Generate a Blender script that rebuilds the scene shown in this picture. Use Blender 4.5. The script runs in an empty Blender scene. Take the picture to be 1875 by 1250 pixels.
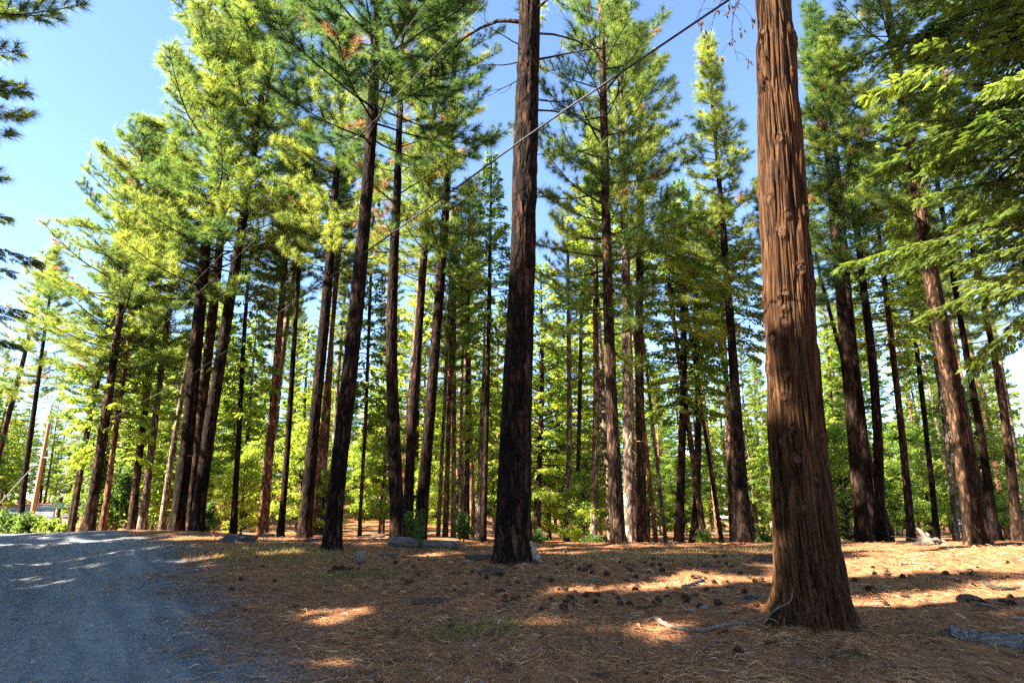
import bpy, math, random
import numpy as np
from mathutils import Vector, Matrix

SC = bpy.context.scene
COL = SC.collection
R = math.radians
RNG = np.random.default_rng(7)
random.seed(7)

# ------------------------------------------------------------------ camera, sky, sun, exposure
FPX = 1200.0                       # focal length in pixels of the 1875 px wide photograph
PITCH = R(14.5)
CAM_H = 1.6
cam_d = bpy.data.cameras.new("camera"); cam = bpy.data.objects.new("camera", cam_d); COL.objects.link(cam)
cam_d.sensor_width = 36.0; cam_d.lens = FPX / 1875 * 36; cam_d.clip_start = 0.05; cam_d.clip_end = 2000
cam.location = (0, 0, CAM_H); cam.rotation_euler = (R(90) + PITCH, 0, 0)
SC.camera = cam

SUN_EL = R(38); SUN_AZ = R(-108)    # azimuth clockwise from the view direction: the left, a little behind
sun_dir = Vector((math.sin(SUN_AZ) * math.cos(SUN_EL), math.cos(SUN_AZ) * math.cos(SUN_EL), math.sin(SUN_EL)))
W = bpy.data.worlds.new("World"); SC.world = W; W.use_nodes = True
wn = W.node_tree; bg = wn.nodes["Background"]
sky = wn.nodes.new("ShaderNodeTexSky"); sky.sky_type = 'NISHITA'; sky.sun_disc = False
sky.sun_elevation = SUN_EL; sky.sun_rotation = SUN_AZ
sky.altitude = 1500; sky.air_density = 1.0; sky.dust_density = 0.1; sky.ozone_density = 3.0
wn.links.new(sky.outputs[0], bg.inputs[0]); bg.inputs[1].default_value = 0.062
sun_d = bpy.data.lights.new("sun", 'SUN'); sun = bpy.data.objects.new("sun", sun_d); COL.objects.link(sun)
sun_d.energy = 5.0; sun_d.angle = R(0.53); sun_d.color = (1.0, 0.92, 0.78)
sun.rotation_euler = sun_dir.to_track_quat('Z', 'Y').to_euler(); sun.location = (-30, -5, 30)
SC.view_settings.view_transform = 'Standard'; SC.view_settings.look = 'None'
SC.view_settings.exposure = 3.0; SC.view_settings.gamma = 1.0
SC.render.engine = 'CYCLES'
SC.cycles.max_bounces = 6; SC.cycles.diffuse_bounces = 4; SC.cycles.transmission_bounces = 4
SC.cycles.glossy_bounces = 2; SC.cycles.use_denoising = False
SC.cycles.caustics_reflective = False; SC.cycles.caustics_refractive = False

CP, SP = math.cos(PITCH), math.sin(PITCH)
def ray(px, py):
    xn = (px - 937.5) / FPX; yn = (625 - py) / FPX
    return np.array((xn, CP - SP * yn, SP + CP * yn))
def at(px, py, Y):                                    # the point of a photo pixel at ground distance Y
    d = ray(px, py); t = Y / d[1]
    return np.array((d[0] * t, Y, CAM_H + d[2] * t))

# ------------------------------------------------------------------ noise and mesh helpers
def _hash(ix, iy, iz, seed):
    with np.errstate(over='ignore'):
        h = (ix.astype(np.int64) * 374761393 + iy.astype(np.int64) * 668265263 + iz.astype(np.int64) * 2147483647 + seed * 974711) & 0xffffffff
        h = ((h ^ (h >> 13)) * 1274126177) & 0xffffffff
        h = ((h ^ (h >> 16)) * 2246822519) & 0xffffffff
        h = h ^ (h >> 15)
    return (h & 0xffff) / 65535.0
def vnoise(x, y, z=None, seed=0):                     # value noise in 0..1
    x = np.asarray(x, float); y = np.asarray(y, float); z = np.zeros_like(x) if z is None else np.asarray(z, float)
    ix, iy, iz = np.floor(x), np.floor(y), np.floor(z)
    fx, fy, fz = x - ix, y - iy, z - iz
    fx = fx * fx * (3 - 2 * fx); fy = fy * fy * (3 - 2 * fy); fz = fz * fz * (3 - 2 * fz)
    r = 0
    for a in (0, 1):
        for b in (0, 1):
            for c in (0, 1):
                r = r + _hash(ix + a, iy + b, iz + c, seed) * (fx if a else 1 - fx) * (fy if b else 1 - fy) * (fz if c else 1 - fz)
    return r
def sstep(a, b, x):
    t = np.clip((x - a) / (b - a), 0, 1); return t * t * (3 - 2 * t)
def unit(v):
    return v / np.maximum(np.linalg.norm(v, axis=-1, keepdims=True), 1e-9)

class Geo:
    """collects triangles of one mesh, each with a material slot and a tint"""
    def __init__(s): s.V = []; s.F = []; s.M = []; s.T = []; s.n = 0
    def add(s, V, F, m=0, tint=0.5):
        V = np.asarray(V, float).reshape(-1, 3); F = np.asarray(F, np.int64).reshape(-1, 3)
        s.V.append(V); s.F.append(F + s.n); s.n += len(V)
        s.M.append(np.full(len(F), m)); s.T.append(np.broadcast_to(np.asarray(tint, float), (len(F),)).copy())
    def quads(s, V, Q, m=0, tint=0.5):
        Q = np.asarray(Q, np.int64).reshape(-1, 4)
        t = np.broadcast_to(np.asarray(tint, float), (len(Q),))
        s.add(V, np.concatenate([Q[:, [0, 1, 2]], Q[:, [0, 2, 3]]]), m, np.concatenate([t, t]))
    def tube(s, P, rad, n=5, m=0, tint=0.5, cap=True, disp=None):
        P = np.asarray(P, float); rad = np.broadcast_to(np.asarray(rad, float), (len(P),))
        T = unit(np.gradient(P, axis=0)); ref = np.array((0.31, 0.95, 0.1)) if abs(T[0, 2]) > .6 else np.array((0, 0, 1.))
        A = unit(np.cross(T, ref)); B = np.cross(T, A)
        th = np.linspace(0, 2 * math.pi, n, endpoint=False)
        r = rad[:, None] * np.ones((1, n))
        if disp is not None: r = r + disp(np.arange(len(P))[:, None] + 0 * r, th[None] + 0 * r)
        V = P[:, None] + A[:, None] * (np.cos(th)[None, :, None] * r[..., None]) + B[:, None] * (np.sin(th)[None, :, None] * r[..., None])
        i = np.arange(len(P) - 1)[:, None] * n; j = np.arange(n)[None]; k = (j + 1) % n
        Q = np.stack([i + j, i + k, i + n + k, i + n + j], -1).reshape(-1, 4)
        off = s.n
        s.quads(V.reshape(-1, 3), Q, m, tint)
        if cap:
            for e, c in ((0, P[0]), (len(P) - 1, P[-1])):
                ring = V[e]; f = [(0, 1 + q, 1 + (q + 1) % n) for q in range(n)]
                s.add(np.vstack([c[None], ring]), f, m, tint)
    def build(s, name, mats, parent=None, smooth=False):
        V = np.concatenate(s.V); F = np.concatenate(s.F).astype(np.int32); M = np.concatenate(s.M).astype(np.int32); T = np.concatenate(s.T).astype(np.float32)
        me = bpy.data.meshes.new(name)
        me.vertices.add(len(V)); me.vertices.foreach_set("co", V.astype(np.float32).ravel())
        me.loops.add(F.size); me.loops.foreach_set("vertex_index", F.ravel())
        me.polygons.add(len(F)); me.polygons.foreach_set("loop_start", np.arange(0, F.size, 3, dtype=np.int32))
        me.update(calc_edges=True)
        me.polygons.foreach_set("material_index", M)
        a = me.attributes.new("tint", 'FLOAT', 'FACE'); a.data.foreach_set("value", T)
        sm = np.isin(M, smooth) if isinstance(smooth, (list, tuple)) else np.full(len(F), bool(smooth))
        me.polygons.foreach_set("use_smooth", sm)
        for m in (mats if isinstance(mats, (list, tuple)) else [mats]): me.materials.append(m)
        me.validate(); me.update()
        return link(name, me, parent)
def link(name, me, parent=None):
    o = bpy.data.objects.new(name, me); COL.objects.link(o)
    if parent is not None: o.parent = parent
    return o
def tag(o, label=None, cat=None, group=None, kind=None):
    if label: o['label'] = label
    if cat: o['category'] = cat
    if group: o['group'] = group
    if kind: o['kind'] = kind
    return o
def empty(name, loc, rz=0, scale=1.0):
    o = bpy.data.objects.new(name, None); COL.objects.link(o)
    o.location = loc; o.rotation_euler = (0, 0, rz); o.scale = (scale,) * 3; o.empty_display_size = .2
    return o

# ------------------------------------------------------------------ materials
def mat(name, rough=.85, spec=.2):
    m = bpy.data.materials.new(name); m.use_nodes = True
    p = m.node_tree.nodes["Principled BSDF"]; p.inputs["Roughness"].default_value = rough
    p.inputs["Specular IOR Level"].default_value = spec
    return m, m.node_tree, p
def N(t, kind, **kw):
    n = t.nodes.new(kind)
    for k, v in kw.items():
        if hasattr(n, k): setattr(n, k, v)
        else: n.inputs[k].default_value = v
    return n
def ramp(t, src, stops):
    r = t.nodes.new("ShaderNodeValToRGB"); e = r.color_ramp.elements
    while len(e) < len(stops): e.new(.5)
    for q, (p, c) in zip(e, stops):
        q.position = p; q.color = (*c, 1) if len(c) == 3 else c
    t.links.new(src, r.inputs[0]); return r.outputs[0]
def mixc(t, fac, a, b):
    n = t.nodes.new("ShaderNodeMix"); n.data_type = 'RGBA'
    for s, v in ((0, fac), (6, a), (7, b)):
        if hasattr(v, 'default_value'): t.links.new(v, n.inputs[s])
        else: n.inputs[s].default_value = v if s == 0 else (*v, 1)
    return n.outputs[2]
def coords(t, scale, out="Object"):
    c = t.nodes.new("ShaderNodeTexCoord"); mp = t.nodes.new("ShaderNodeMapping"); mp.inputs["Scale"].default_value = scale
    t.links.new(c.outputs[out], mp.inputs[0]); return mp.outputs[0]
def noise(t, vec, scale, detail=4, rough=.6, dist=0):
    n = N(t, "ShaderNodeTexNoise", Scale=scale, Detail=detail, Roughness=rough, Distortion=dist); t.links.new(vec, n.inputs["Vector"]); return n.outputs[0]
def bump(t, p, h, strength, dist, normal=None):
    b = N(t, "ShaderNodeBump", Strength=strength, Distance=dist); t.links.new(h, b.inputs["Height"])
    if normal is not None: t.links.new(normal, b.inputs["Normal"])
    t.links.new(b.outputs[0], p.inputs["Normal"]); return b.outputs[0]

def foliage(name, dark, light, trans=.5, rough=.55, dead=None):
    m, t, p = mat(name, rough, .25)
    at_ = N(t, "ShaderNodeAttribute", attribute_name="tint"); oi = t.nodes.new("ShaderNodeObjectInfo")
    mul = N(t, "ShaderNodeMath", operation='MULTIPLY_ADD'); mul.inputs[1].default_value = .35; mul.inputs[2].default_value = -.17
    t.links.new(oi.outputs["Random"], mul.inputs[0])
    ad = N(t, "ShaderNodeMath", operation='ADD'); t.links.new(mul.outputs[0], ad.inputs[0]); t.links.new(at_.outputs["Fac"], ad.inputs[1])
    stops = [(0.1, dark), (0.85, light)]
    c = ramp(t, ad.outputs[0], stops)
    if dead is not None:                               # tint above 1.5 marks dry needles
        g = N(t, "ShaderNodeMath", operation='GREATER_THAN'); g.inputs[1].default_value = 1.5
        t.links.new(at_.outputs["Fac"], g.inputs[0]); c = mixc(t, g.outputs[0], c, dead)
    t.links.new(c, p.inputs["Base Color"])
    tr = t.nodes.new("ShaderNodeBsdfTranslucent"); hs = N(t, "ShaderNodeHueSaturation", Saturation=1.1, Value=2.8, Hue=.488)
    t.links.new(c, hs.inputs["Color"]); t.links.new(hs.outputs[0], tr.inputs[0])
    mx = t.nodes.new("ShaderNodeMixShader"); mx.inputs[0].default_value = trans
    t.links.new(p.outputs[0], mx.inputs[1]); t.links.new(tr.outputs[0], mx.inputs[2])
    t.links.new(mx.outputs[0], t.nodes["Material Output"].inputs[0])
    return m

M = {}
M['needle'] = foliage("pine needles", (.04, .08, .022), (.19, .22, .046), .52, dead=(.19, .11, .05))
M['needle_blue'] = foliage("dark pine needles", (.025, .06, .026), (.09, .14, .03), .4, dead=(.19, .11, .05))
M['cedar_leaf'] = foliage("cedar sprays", (.018, .046, .011), (.125, .165, .03), .38, dead=(.22, .10, .04))
M['leaf'] = foliage("understorey leaves", (.06, .115, .022), (.215, .25, .045), .62)
M['fir'] = foliage("fir sprays", (.05, .10, .022), (.185, .23, .04), .6)
M['bush'] = foliage("bush leaves", (.035, .075, .018), (.15, .21, .04), .45)
M['grass'] = foliage("dry and green grass", (.07, .10, .02), (.30, .23, .10), .4)

def bark_pine(name, cols, sc=1.0, plate=.6):
    m, t, p = mat(name, .92, .1)
    v1 = coords(t, (8 * sc, 8 * sc, 2.2 * sc)); v2 = coords(t, (20 * sc, 20 * sc, 5.5 * sc)); v3 = coords(t, (1.2, 1.2, .5))
    n1 = noise(t, v1, 1, 3, .55, 1.0); n2 = noise(t, v2, 1, 3, .55, .5); n3 = noise(t, v3, 1, 2)
    vo = N(t, "ShaderNodeTexVoronoi", feature='DISTANCE_TO_EDGE'); vo.inputs["Scale"].default_value = 1
    dv = N(t, "ShaderNodeVectorMath", operation='ADD'); t.links.new(v1, dv.inputs[0])
    nn = N(t, "ShaderNodeTexNoise", Scale=1.6, Detail=3); t.links.new(v1, nn.inputs["Vector"]); t.links.new(nn.outputs[1], dv.inputs[1])
    t.links.new(dv.outputs[0], vo.inputs["Vector"])
    c = ramp(t, n1, [(.38, cols[0]), (.5, cols[1]), (.62, cols[2])])
    c2 = ramp(t, n2, [(.42, cols[0]), (.58, cols[2])])
    c = mixc(t, .45, c, c2)
    fur = ramp(t, vo.outputs[0], [(0.0, (0, 0, 0)), (.16, (1, 1, 1))])
    vc = N(t, "ShaderNodeTexVoronoi", feature='F1'); vc.inputs["Scale"].default_value = 1; t.links.new(dv.outputs[0], vc.inputs["Vector"])
    sepc = t.nodes.new("ShaderNodeSeparateColor"); t.links.new(vc.outputs["Color"], sepc.inputs[0])
    pl = ramp(t, sepc.outputs[0], [(.2, (.45, .42, .40)), (.8, (1.75, 1.65, 1.55))])
    pm = t.nodes.new("ShaderNodeMix"); pm.data_type = 'RGBA'; pm.blend_type = 'MULTIPLY'; pm.inputs[0].default_value = 1
    t.links.new(c, pm.inputs[6]); t.links.new(pl, pm.inputs[7]); c = mixc(t, fur, cols[0], pm.outputs[2])
    k = ramp(t, n3, [(.35, (.75, .75, .78)), (.7, (1.25, 1.18, 1.1))])
    mu = t.nodes.new("ShaderNodeMix"); mu.data_type = 'RGBA'; mu.blend_type = 'MULTIPLY'; mu.inputs[0].default_value = 1
    t.links.new(c, mu.inputs[6]); t.links.new(k, mu.inputs[7])
    t.links.new(mu.outputs[2], p.inputs["Base Color"])
    h = N(t, "ShaderNodeMath", operation='MULTIPLY_ADD'); t.links.new(fur, h.inputs[0]); h.inputs[1].default_value = .6; t.links.new(n2, h.inputs[2])
    bump(t, p, h.outputs[0], 1.0, .03)
    return m
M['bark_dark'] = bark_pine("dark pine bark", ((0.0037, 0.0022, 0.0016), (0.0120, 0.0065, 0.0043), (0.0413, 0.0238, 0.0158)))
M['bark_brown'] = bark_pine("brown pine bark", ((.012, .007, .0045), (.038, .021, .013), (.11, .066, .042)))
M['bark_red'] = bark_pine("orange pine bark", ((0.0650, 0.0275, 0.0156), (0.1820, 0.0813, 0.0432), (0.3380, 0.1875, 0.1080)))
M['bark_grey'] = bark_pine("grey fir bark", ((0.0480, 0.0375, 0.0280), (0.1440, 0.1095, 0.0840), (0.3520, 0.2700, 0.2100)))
M['limb'] = bark_pine("limb bark", ((.012, .009, .007), (.035, .024, .018), (.09, .066, .05)), 2)

def cedar_bark():
    m, t, p = mat("fibrous red cedar bark", .9, .12)
    v1 = coords(t, (11, 11, .6)); v2 = coords(t, (38, 38, 1.1)); v3 = coords(t, (1.5, 1.5, .6)); v4 = coords(t, (20, 20, .5))
    n1 = noise(t, v1, 1, 3, .55, .8); n2 = noise(t, v2, 1, 3, .6, .5); n3 = noise(t, v3, 1, 3); n4 = noise(t, v4, 1, 3, .5, .6)
    c = ramp(t, n1, [(.37, (0.0042, 0.0017, 0.0008)), (.45, (0.0218, 0.0084, 0.0032)), (.55, (0.0474, 0.0194, 0.0066)), (.66, (0.0819, 0.0400, 0.0156))])
    c2 = ramp(t, n2, [(.43, (0.0036, 0.0016, 0.0007)), (.50, (0.0292, 0.0117, 0.0044)), (.585, (0.0910, 0.0423, 0.0162))])
    c = mixc(t, .55, c, c2)
    g = ramp(t, n4, [(.60, (0, 0, 0)), (.72, (.8, .8, .8))]); c = mixc(t, g, c, (0.0880, 0.0571, 0.0333))
    f = ramp(t, n3, [(.5, (0, 0, 0)), (.8, (.5, .5, .5))]); c = mixc(t, f, c, (0.0149, 0.0056, 0.0024))
    t.links.new(c, p.inputs["Base Color"])
    h = N(t, "ShaderNodeMath", operation='MULTIPLY_ADD'); t.links.new(n1, h.inputs[0]); h.inputs[1].default_value = .6; t.links.new(n2, h.inputs[2])
    bump(t, p, h.outputs[0], .8, .03)
    return m
M['bark_cedar'] = cedar_bark()

def simple(name, stops, sc=(8, 8, 8), rough=.9, bs=.6, bd=.02, det=5):
    m, t, p = mat(name, rough, .15); v = coords(t, sc); n = noise(t, v, 1, det, .62, .4)
    t.links.new(ramp(t, n, stops), p.inputs["Base Color"]); bump(t, p, n, bs, bd); return m
M['deadwood'] = simple("weathered grey wood", [(.3, (0.0560, 0.0416, 0.0304)), (.5, (0.1520, 0.1200, 0.0920)), (.7, (0.2880, 0.2400, 0.1920))], (45, 45, 45))
M['darkwood'] = simple("dark damp wood", [(.3, (.02, .015, .012)), (.7, (.09, .065, .05))], (25, 25, 25))
M['cone'] = simple("pine cone", [(.3, (.016, .010, .007)), (.7, (.085, .048, .03))], (60, 60, 60))
M['stone'] = simple("grey stone", [(.3, (0.0248, 0.0248, 0.0260)), (.7, (0.0868, 0.0849, 0.0818))], (14, 14, 14))
M['pebble'] = simple("gravel stone", [(.3, (.10, .10, .105)), (.7, (.32, .31, .30))], (9, 9, 9))
M['barkchip'] = simple("dark bark slab", [(.3, (.02, .015, .012)), (.7, (.12, .08, .06))], (20, 20, 20))
M['palewood'] = simple("pale split wood", [(.3, (.11, .08, .055)), (.7, (.34, .28, .215))], (20, 20, 20))
M['log'] = simple("silver log", [(.30, (0.0252, 0.0216, 0.0194)), (.45, (0.0864, 0.0778, 0.0706)), (.68, (0.1944, 0.1764, 0.1584))], (4, 40, 40), .85, .7, .02)
M['pole'] = simple("utility pole wood", [(.3, (.24, .12, .06)), (.7, (.45, .27, .15))], (30, 30, 1.5))
M['knot'] = simple("dark knot wood", [(.3, (.018, .011, .008)), (.7, (.10, .05, .03))], (40, 40, 40))
M['cable'] = simple("black cable", [(.3, (.02, .02, .025)), (.7, (.05, .05, .06))], (10, 10, 10), .5)
M['wire'] = simple("bare metal wire", [(.3, (.16, .16, .15)), (.7, (.26, .26, .25))], (10, 10, 10), .45)
M['steel'] = simple("galvanised post", [(.3, (.40, .41, .42)), (.7, (.55, .56, .57))], (20, 20, 20), .5)
M['green'] = simple("green sign paint", [(.3, (.03, .34, .22)), (.7, (.04, .42, .28))], (6, 6, 6), .45, .1, .002)
M['white'] = simple("white sign lettering", [(.3, (.7, .72, .7)), (.7, (.82, .84, .82))], (30, 30, 30), .5, .1, .001)

def coordmap(t, pos, st):
    mp = t.nodes.new("ShaderNodeMapping"); t.links.new(pos, mp.inputs[0]); mp.inputs["Scale"].default_value = st[:3]; mp.inputs["Rotation"].default_value = (0, 0, st[3]); return mp.outputs[0]
def ground_mat():
    m, t, p = mat("needle litter and gravel", .95, .08)
    geo = t.nodes.new("ShaderNodeNewGeometry"); pos = geo.outputs["Position"]
    def nz(scale, det=5, rough=.62, dist=0, stretch=None):
        mp = t.nodes.new("ShaderNodeMapping"); t.links.new(pos, mp.inputs[0])
        if stretch: mp.inputs["Scale"].default_value = stretch[:3]; mp.inputs["Rotation"].default_value = (0, 0, stretch[3])
        return noise(t, mp.outputs[0], scale, det, rough, dist)
    big, med, fine = nz(.55, 4), nz(3.2, 5, .65, .6), nz(22, 5, .7, .8)
    s1 = nz(1, 4, .65, .4, (60, 9, 1, .5)); s2 = nz(1, 4, .65, .4, (9, 55, 1, .2)); s3 = nz(1, 3, .6, .3, (45, 8, 1, -.6))
    lit = ramp(t, fine, [(.28, (0.0776, 0.0325, 0.0174)), (.46, (0.2512, 0.1032, 0.0453)), (.6, (0.4139, 0.1879, 0.0826)), (.78, (0.6769, 0.3955, 0.2132))])
    st = ramp(t, s1, [(.35, (0.1089, 0.0487, 0.0227)), (.55, (0.3589, 0.1589, 0.0720)), (.72, (0.7200, 0.4163, 0.2358))])
    st2 = ramp(t, s2, [(.35, (0.1316, 0.0580, 0.0281)), (.58, (0.3718, 0.1658, 0.0760)), (.74, (0.6984, 0.4163, 0.2358))])
    c = mixc(t, .5, st, st2); c = mixc(t, .45, c, lit)
    st3 = ramp(t, s3, [(.60, (0, 0, 0)), (.72, (1, 1, 1))]); c = mixc(t, st3, c, (0.5454, 0.3131, 0.1746))
    dk = ramp(t, med, [(.36, (1, 1, 1)), (.47, (0, 0, 0))]); c = mixc(t, dk, c, (0.0856, 0.0475, 0.0315))
    soil = ramp(t, big, [(.55, (0, 0, 0)), (.68, (.45, .45, .45))]); c = mixc(t, soil, c, (0.150, 0.102, 0.075))
    # gravel: attribute 'road' runs 0..1 from the forest floor to the carriageway
    ra = N(t, "ShaderNodeAttribute", attribute_name="road")
    ja = N(t, "ShaderNodeMath", operation='MULTIPLY_ADD'); t.links.new(med, ja.inputs[0]); ja.inputs[1].default_value = .55
    jb = N(t, "ShaderNodeMath", operation='MULTIPLY_ADD'); t.links.new(s2, jb.inputs[0]); jb.inputs[1].default_value = 1.0; jb.inputs[2].default_value = -.80
    t.links.new(jb.outputs[0], ja.inputs[2])
    jc = N(t, "ShaderNodeMath", operation='ADD'); t.links.new(ja.outputs[0], jc.inputs[0]); t.links.new(ra.outputs["Fac"], jc.inputs[1])
    fac = ramp(t, jc.outputs[0], [(.36, (0, 0, 0)), (.68, (1, 1, 1))])
    g1 = ramp(t, fine, [(.3, (0.1345, 0.1411, 0.1540)), (.5, (0.1984, 0.2075, 0.2236)), (.72, (0.2862, 0.2923, 0.3036))])
    grav = nz(75, 3, .7); g2 = ramp(t, grav, [(.32, (0.1115, 0.1151, 0.1270)), (.55, (0.2075, 0.2159, 0.2323)), (.75, (0.3182, 0.3226, 0.3323))])
    g = mixc(t, .5, g1, g2)
    trk = N(t, "ShaderNodeAttribute", attribute_name="track")
    g = mixc(t, trk.outputs["Fac"], g, (.14, .142, .148))
    pb = ramp(t, med, [(.56, (0, 0, 0)), (.72, (.45, .45, .45))]); g = mixc(t, pb, g, (.27, .245, .225))
    r1 = noise(t, coordmap(t, coordmap(t, pos, (1, 1, 1, -.58)), (3.2, .32, 1, 0)), 1, 4, .6, .4); r1c = ramp(t, r1, [(.36, (.74, .75, .78)), (.64, (1.26, 1.22, 1.16))])
    mm = t.nodes.new("ShaderNodeMix"); mm.data_type = 'RGBA'; mm.blend_type = 'MULTIPLY'; mm.inputs[0].default_value = 1
    t.links.new(g, mm.inputs[6]); t.links.new(r1c, mm.inputs[7]); g = mm.outputs[2]
    m2 = nz(7, 4, .65, .5); dd = ramp(t, m2, [(.54, (0, 0, 0)), (.66, (.7, .7, .7))]); g = mixc(t, dd, g, (.12, .115, .112))
    c = mixc(t, fac, c, g)
    t.links.new(c, p.inputs["Base Color"])
    h1 = N(t, "ShaderNodeMath", operation='ADD'); t.links.new(fine, h1.inputs[0]); t.links.new(s1, h1.inputs[1])
    h2 = N(t, "ShaderNodeMath", operation='ADD'); t.links.new(h1.outputs[0], h2.inputs[0]); t.links.new(s2, h2.inputs[1])
    sm = N(t, "ShaderNodeMath", operation='MULTIPLY_ADD'); t.links.new(fac, sm.inputs[0]); sm.inputs[1].default_value = -.7; sm.inputs[2].default_value = 1
    h3 = N(t, "ShaderNodeMath", operation='MULTIPLY'); t.links.new(h2.outputs[0], h3.inputs[0]); t.links.new(sm.outputs[0], h3.inputs[1])
    b1 = bump(t, p, h3.outputs[0], .8, .03)
    bump(t, p, med, .5, .08, b1)
    return m
M['ground'] = ground_mat()

# ------------------------------------------------------------------ the ground
KY = np.array([-60, 0, 5, 8.5, 13, 16, 20, 24, 30, 40, 60, 85, 120, 400.])
ZR = np.array([0, 0, 0, .30, .63, .66, .60, .34, .10, -.1, -.4, -.8, -1.3, -3])
ZM = np.array([0, 0, 0, .18, .50, .64, .74, .72, .55, .75, 2.0, 4.8, 7.5, 12])
ZL = np.array([0, 0, 0, .05, .25, .42, .62, .77, .55, .30, 1.35, 2.3, 3.2, 6])
MOUNDS = [(-7.6, 17.3, 1.6, .16), (-5.2, 16.2, 1.2, .14), (-13.0, 24.0, 2.2, .22), (2.3, 18.6, 2.0, .10), (13.8, 17.2, 2.5, .18), (8.6, 19.2, 2.0, .1),
          (0.0, 13.1, 1.3, .08), (3.9, 8.6, 1.0, .07), (-1.6, 9.2, .9, .05), (6.5, 8.0, 1.1, .06)]
def interp(y, Z):
    i = np.clip(np.searchsorted(KY, y) - 1, 0, len(KY) - 2)
    m = np.gradient(Z, KY); h = KY[i + 1] - KY[i]; t = np.clip((y - KY[i]) / h, 0, 1)
    return (2*t**3-3*t**2+1)*Z[i] + (t**3-2*t**2+t)*h*m[i] + (-2*t**3+3*t**2)*Z[i+1] + (t**3-t**2)*h*m[i+1]
ROADS = [np.array([(5.5, -12.), (1.5, -5.5), (-5.3, 5), (-13.6, 17.8), (-19.5, 22.6), (-28, 24.5), (-42, 25)]),
         np.array([(-34, 42.), (-41.5, 56), (-50, 72), (-60, 95)])]
def catmull(P, n):
    P = np.asarray(P, float); Q = np.vstack([2*P[0]-P[1], P, 2*P[-1]-P[-2]]); out = []
    for i in range(1, len(Q) - 2):
        a, b, c, d = Q[i-1], Q[i], Q[i+1], Q[i+2]
        for t in np.linspace(0, 1, n, endpoint=False):
            out.append(.5*((2*b)+(c-a)*t+(2*a-5*b+4*c-d)*t*t+(3*b-a-3*c+d)*t**3))
    out.append(Q[-2]); return np.array(out)
RCS = [catmull(P, 24) for P in ROADS]
def road_dist(x, y):                                   # signed distance from the road's centre line, right side positive
    x = np.asarray(x, float); y = np.asarray(y, float); sh = x.shape; x = x.ravel(); y = y.ravel()
    best = np.full(x.shape, 1e9); sgn = np.zeros(x.shape)
    for a, b in [ab for RC in RCS for ab in zip(RC[:-1], RC[1:])]:
        d = b - a; L = (d**2).sum(); t = np.clip(((x-a[0])*d[0]+(y-a[1])*d[1])/L, 0, 1)
        ex, ey = x-a[0]-t*d[0], y-a[1]-t*d[1]; q = ex*ex+ey*ey; s = ex*d[1]-ey*d[0]
        k = q < best; best[k] = q[k]; sgn[k] = np.sign(s[k])
    return (np.sqrt(best)*sgn).reshape(sh)
def height(x, y, rd=None):
    x = np.asarray(x, float); y = np.asarray(y, float)
    u = x / (np.abs(y) + 4)
    wl = 1 - sstep(-.55, -.40, u); wr = sstep(-.14, .06, u)
    z = interp(y, ZM) * (1 - wl) * (1 - wr) + interp(y, ZL) * wl + interp(y, ZR) * wr * (1 - wl)
    for mx, my, s, h in MOUNDS: z = z + h * np.exp(-((x-mx)**2+(y-my)**2)/(2*s*s))
    if rd is None: rd = road_dist(x, y)
    off = sstep(2.9, 5.0, np.abs(rd))
    r = np.hypot(x, y)
    z = z + off * (.10*(vnoise(x*.55, y*.55, seed=3)-.5) + .05*(vnoise(x*1.7, y*1.7, seed=4)-.5) + .03*(vnoise(x*5, y*5, seed=5)-.5)*(r < 40))
    return z
def gz(x, y): return float(height(np.array([x]), np.array([y]))[0])
def gpt(px, py):                                       # where a photo pixel meets the ground
    d = ray(px, py); Y = np.linspace(2.5, 60, 2400); x = d[0]/d[1]*Y; z = CAM_H + d[2]/d[1]*Y
    k = np.nonzero(height(x, Y) >= z)[0]
    i = k[0] if len(k) else len(Y)-1
    return np.array((x[i], Y[i], gz(x[i], Y[i])))

def add_attr(me, name, val):
    a = me.attributes.new(name, 'FLOAT', 'POINT'); a.data.foreach_set("value", np.asarray(val, np.float32))
def grid_obj(name, X, Y, Z, road, track, m, wrap=False):
    nr, nc = X.shape; V = np.stack([X, Y, Z], -1).reshape(-1, 3)
    i = np.arange(nr-1)[:, None]*nc; j = np.arange(nc if wrap else nc-1)[None]; k = (j+1) % nc
    Q = np.stack([i+j, i+k, i+nc+k, i+nc+j], -1).reshape(-1, 4)
    g = Geo(); g.quads(V, Q); o = g.build(name, m, smooth=True)
    add_attr(o.data, "road", road.ravel()); add_attr(o.data, "track", track.ravel()); return o
def road_fac(rd, x, y):
    e = np.abs(rd) + .9*(vnoise(x*.35, y*.35, seed=11)-.5) + .5*(vnoise(x*1.3, y*1.3, seed=12)-.5)
    return 1 - sstep(1.3, 6.6, e)
th = np.concatenate([np.linspace(-48, 48, 520, endpoint=False), np.linspace(48, 312, 150, endpoint=False)]); th = np.radians(th)
rr = np.concatenate([[.05], np.geomspace(.6, 60, 360), np.geomspace(61, 450, 60)])
GX = rr[:, None]*np.sin(th)[None]; GY = rr[:, None]*np.cos(th)[None]; GR = road_dist(GX, GY); GZ = height(GX, GY, GR)
ground = grid_obj("ground", GX, GY, GZ, road_fac(GR, GX, GY), 0*GX, M['ground'], wrap=True)
tag(ground, "forest floor of orange brown pine needle litter", "ground", kind='structure')
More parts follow.
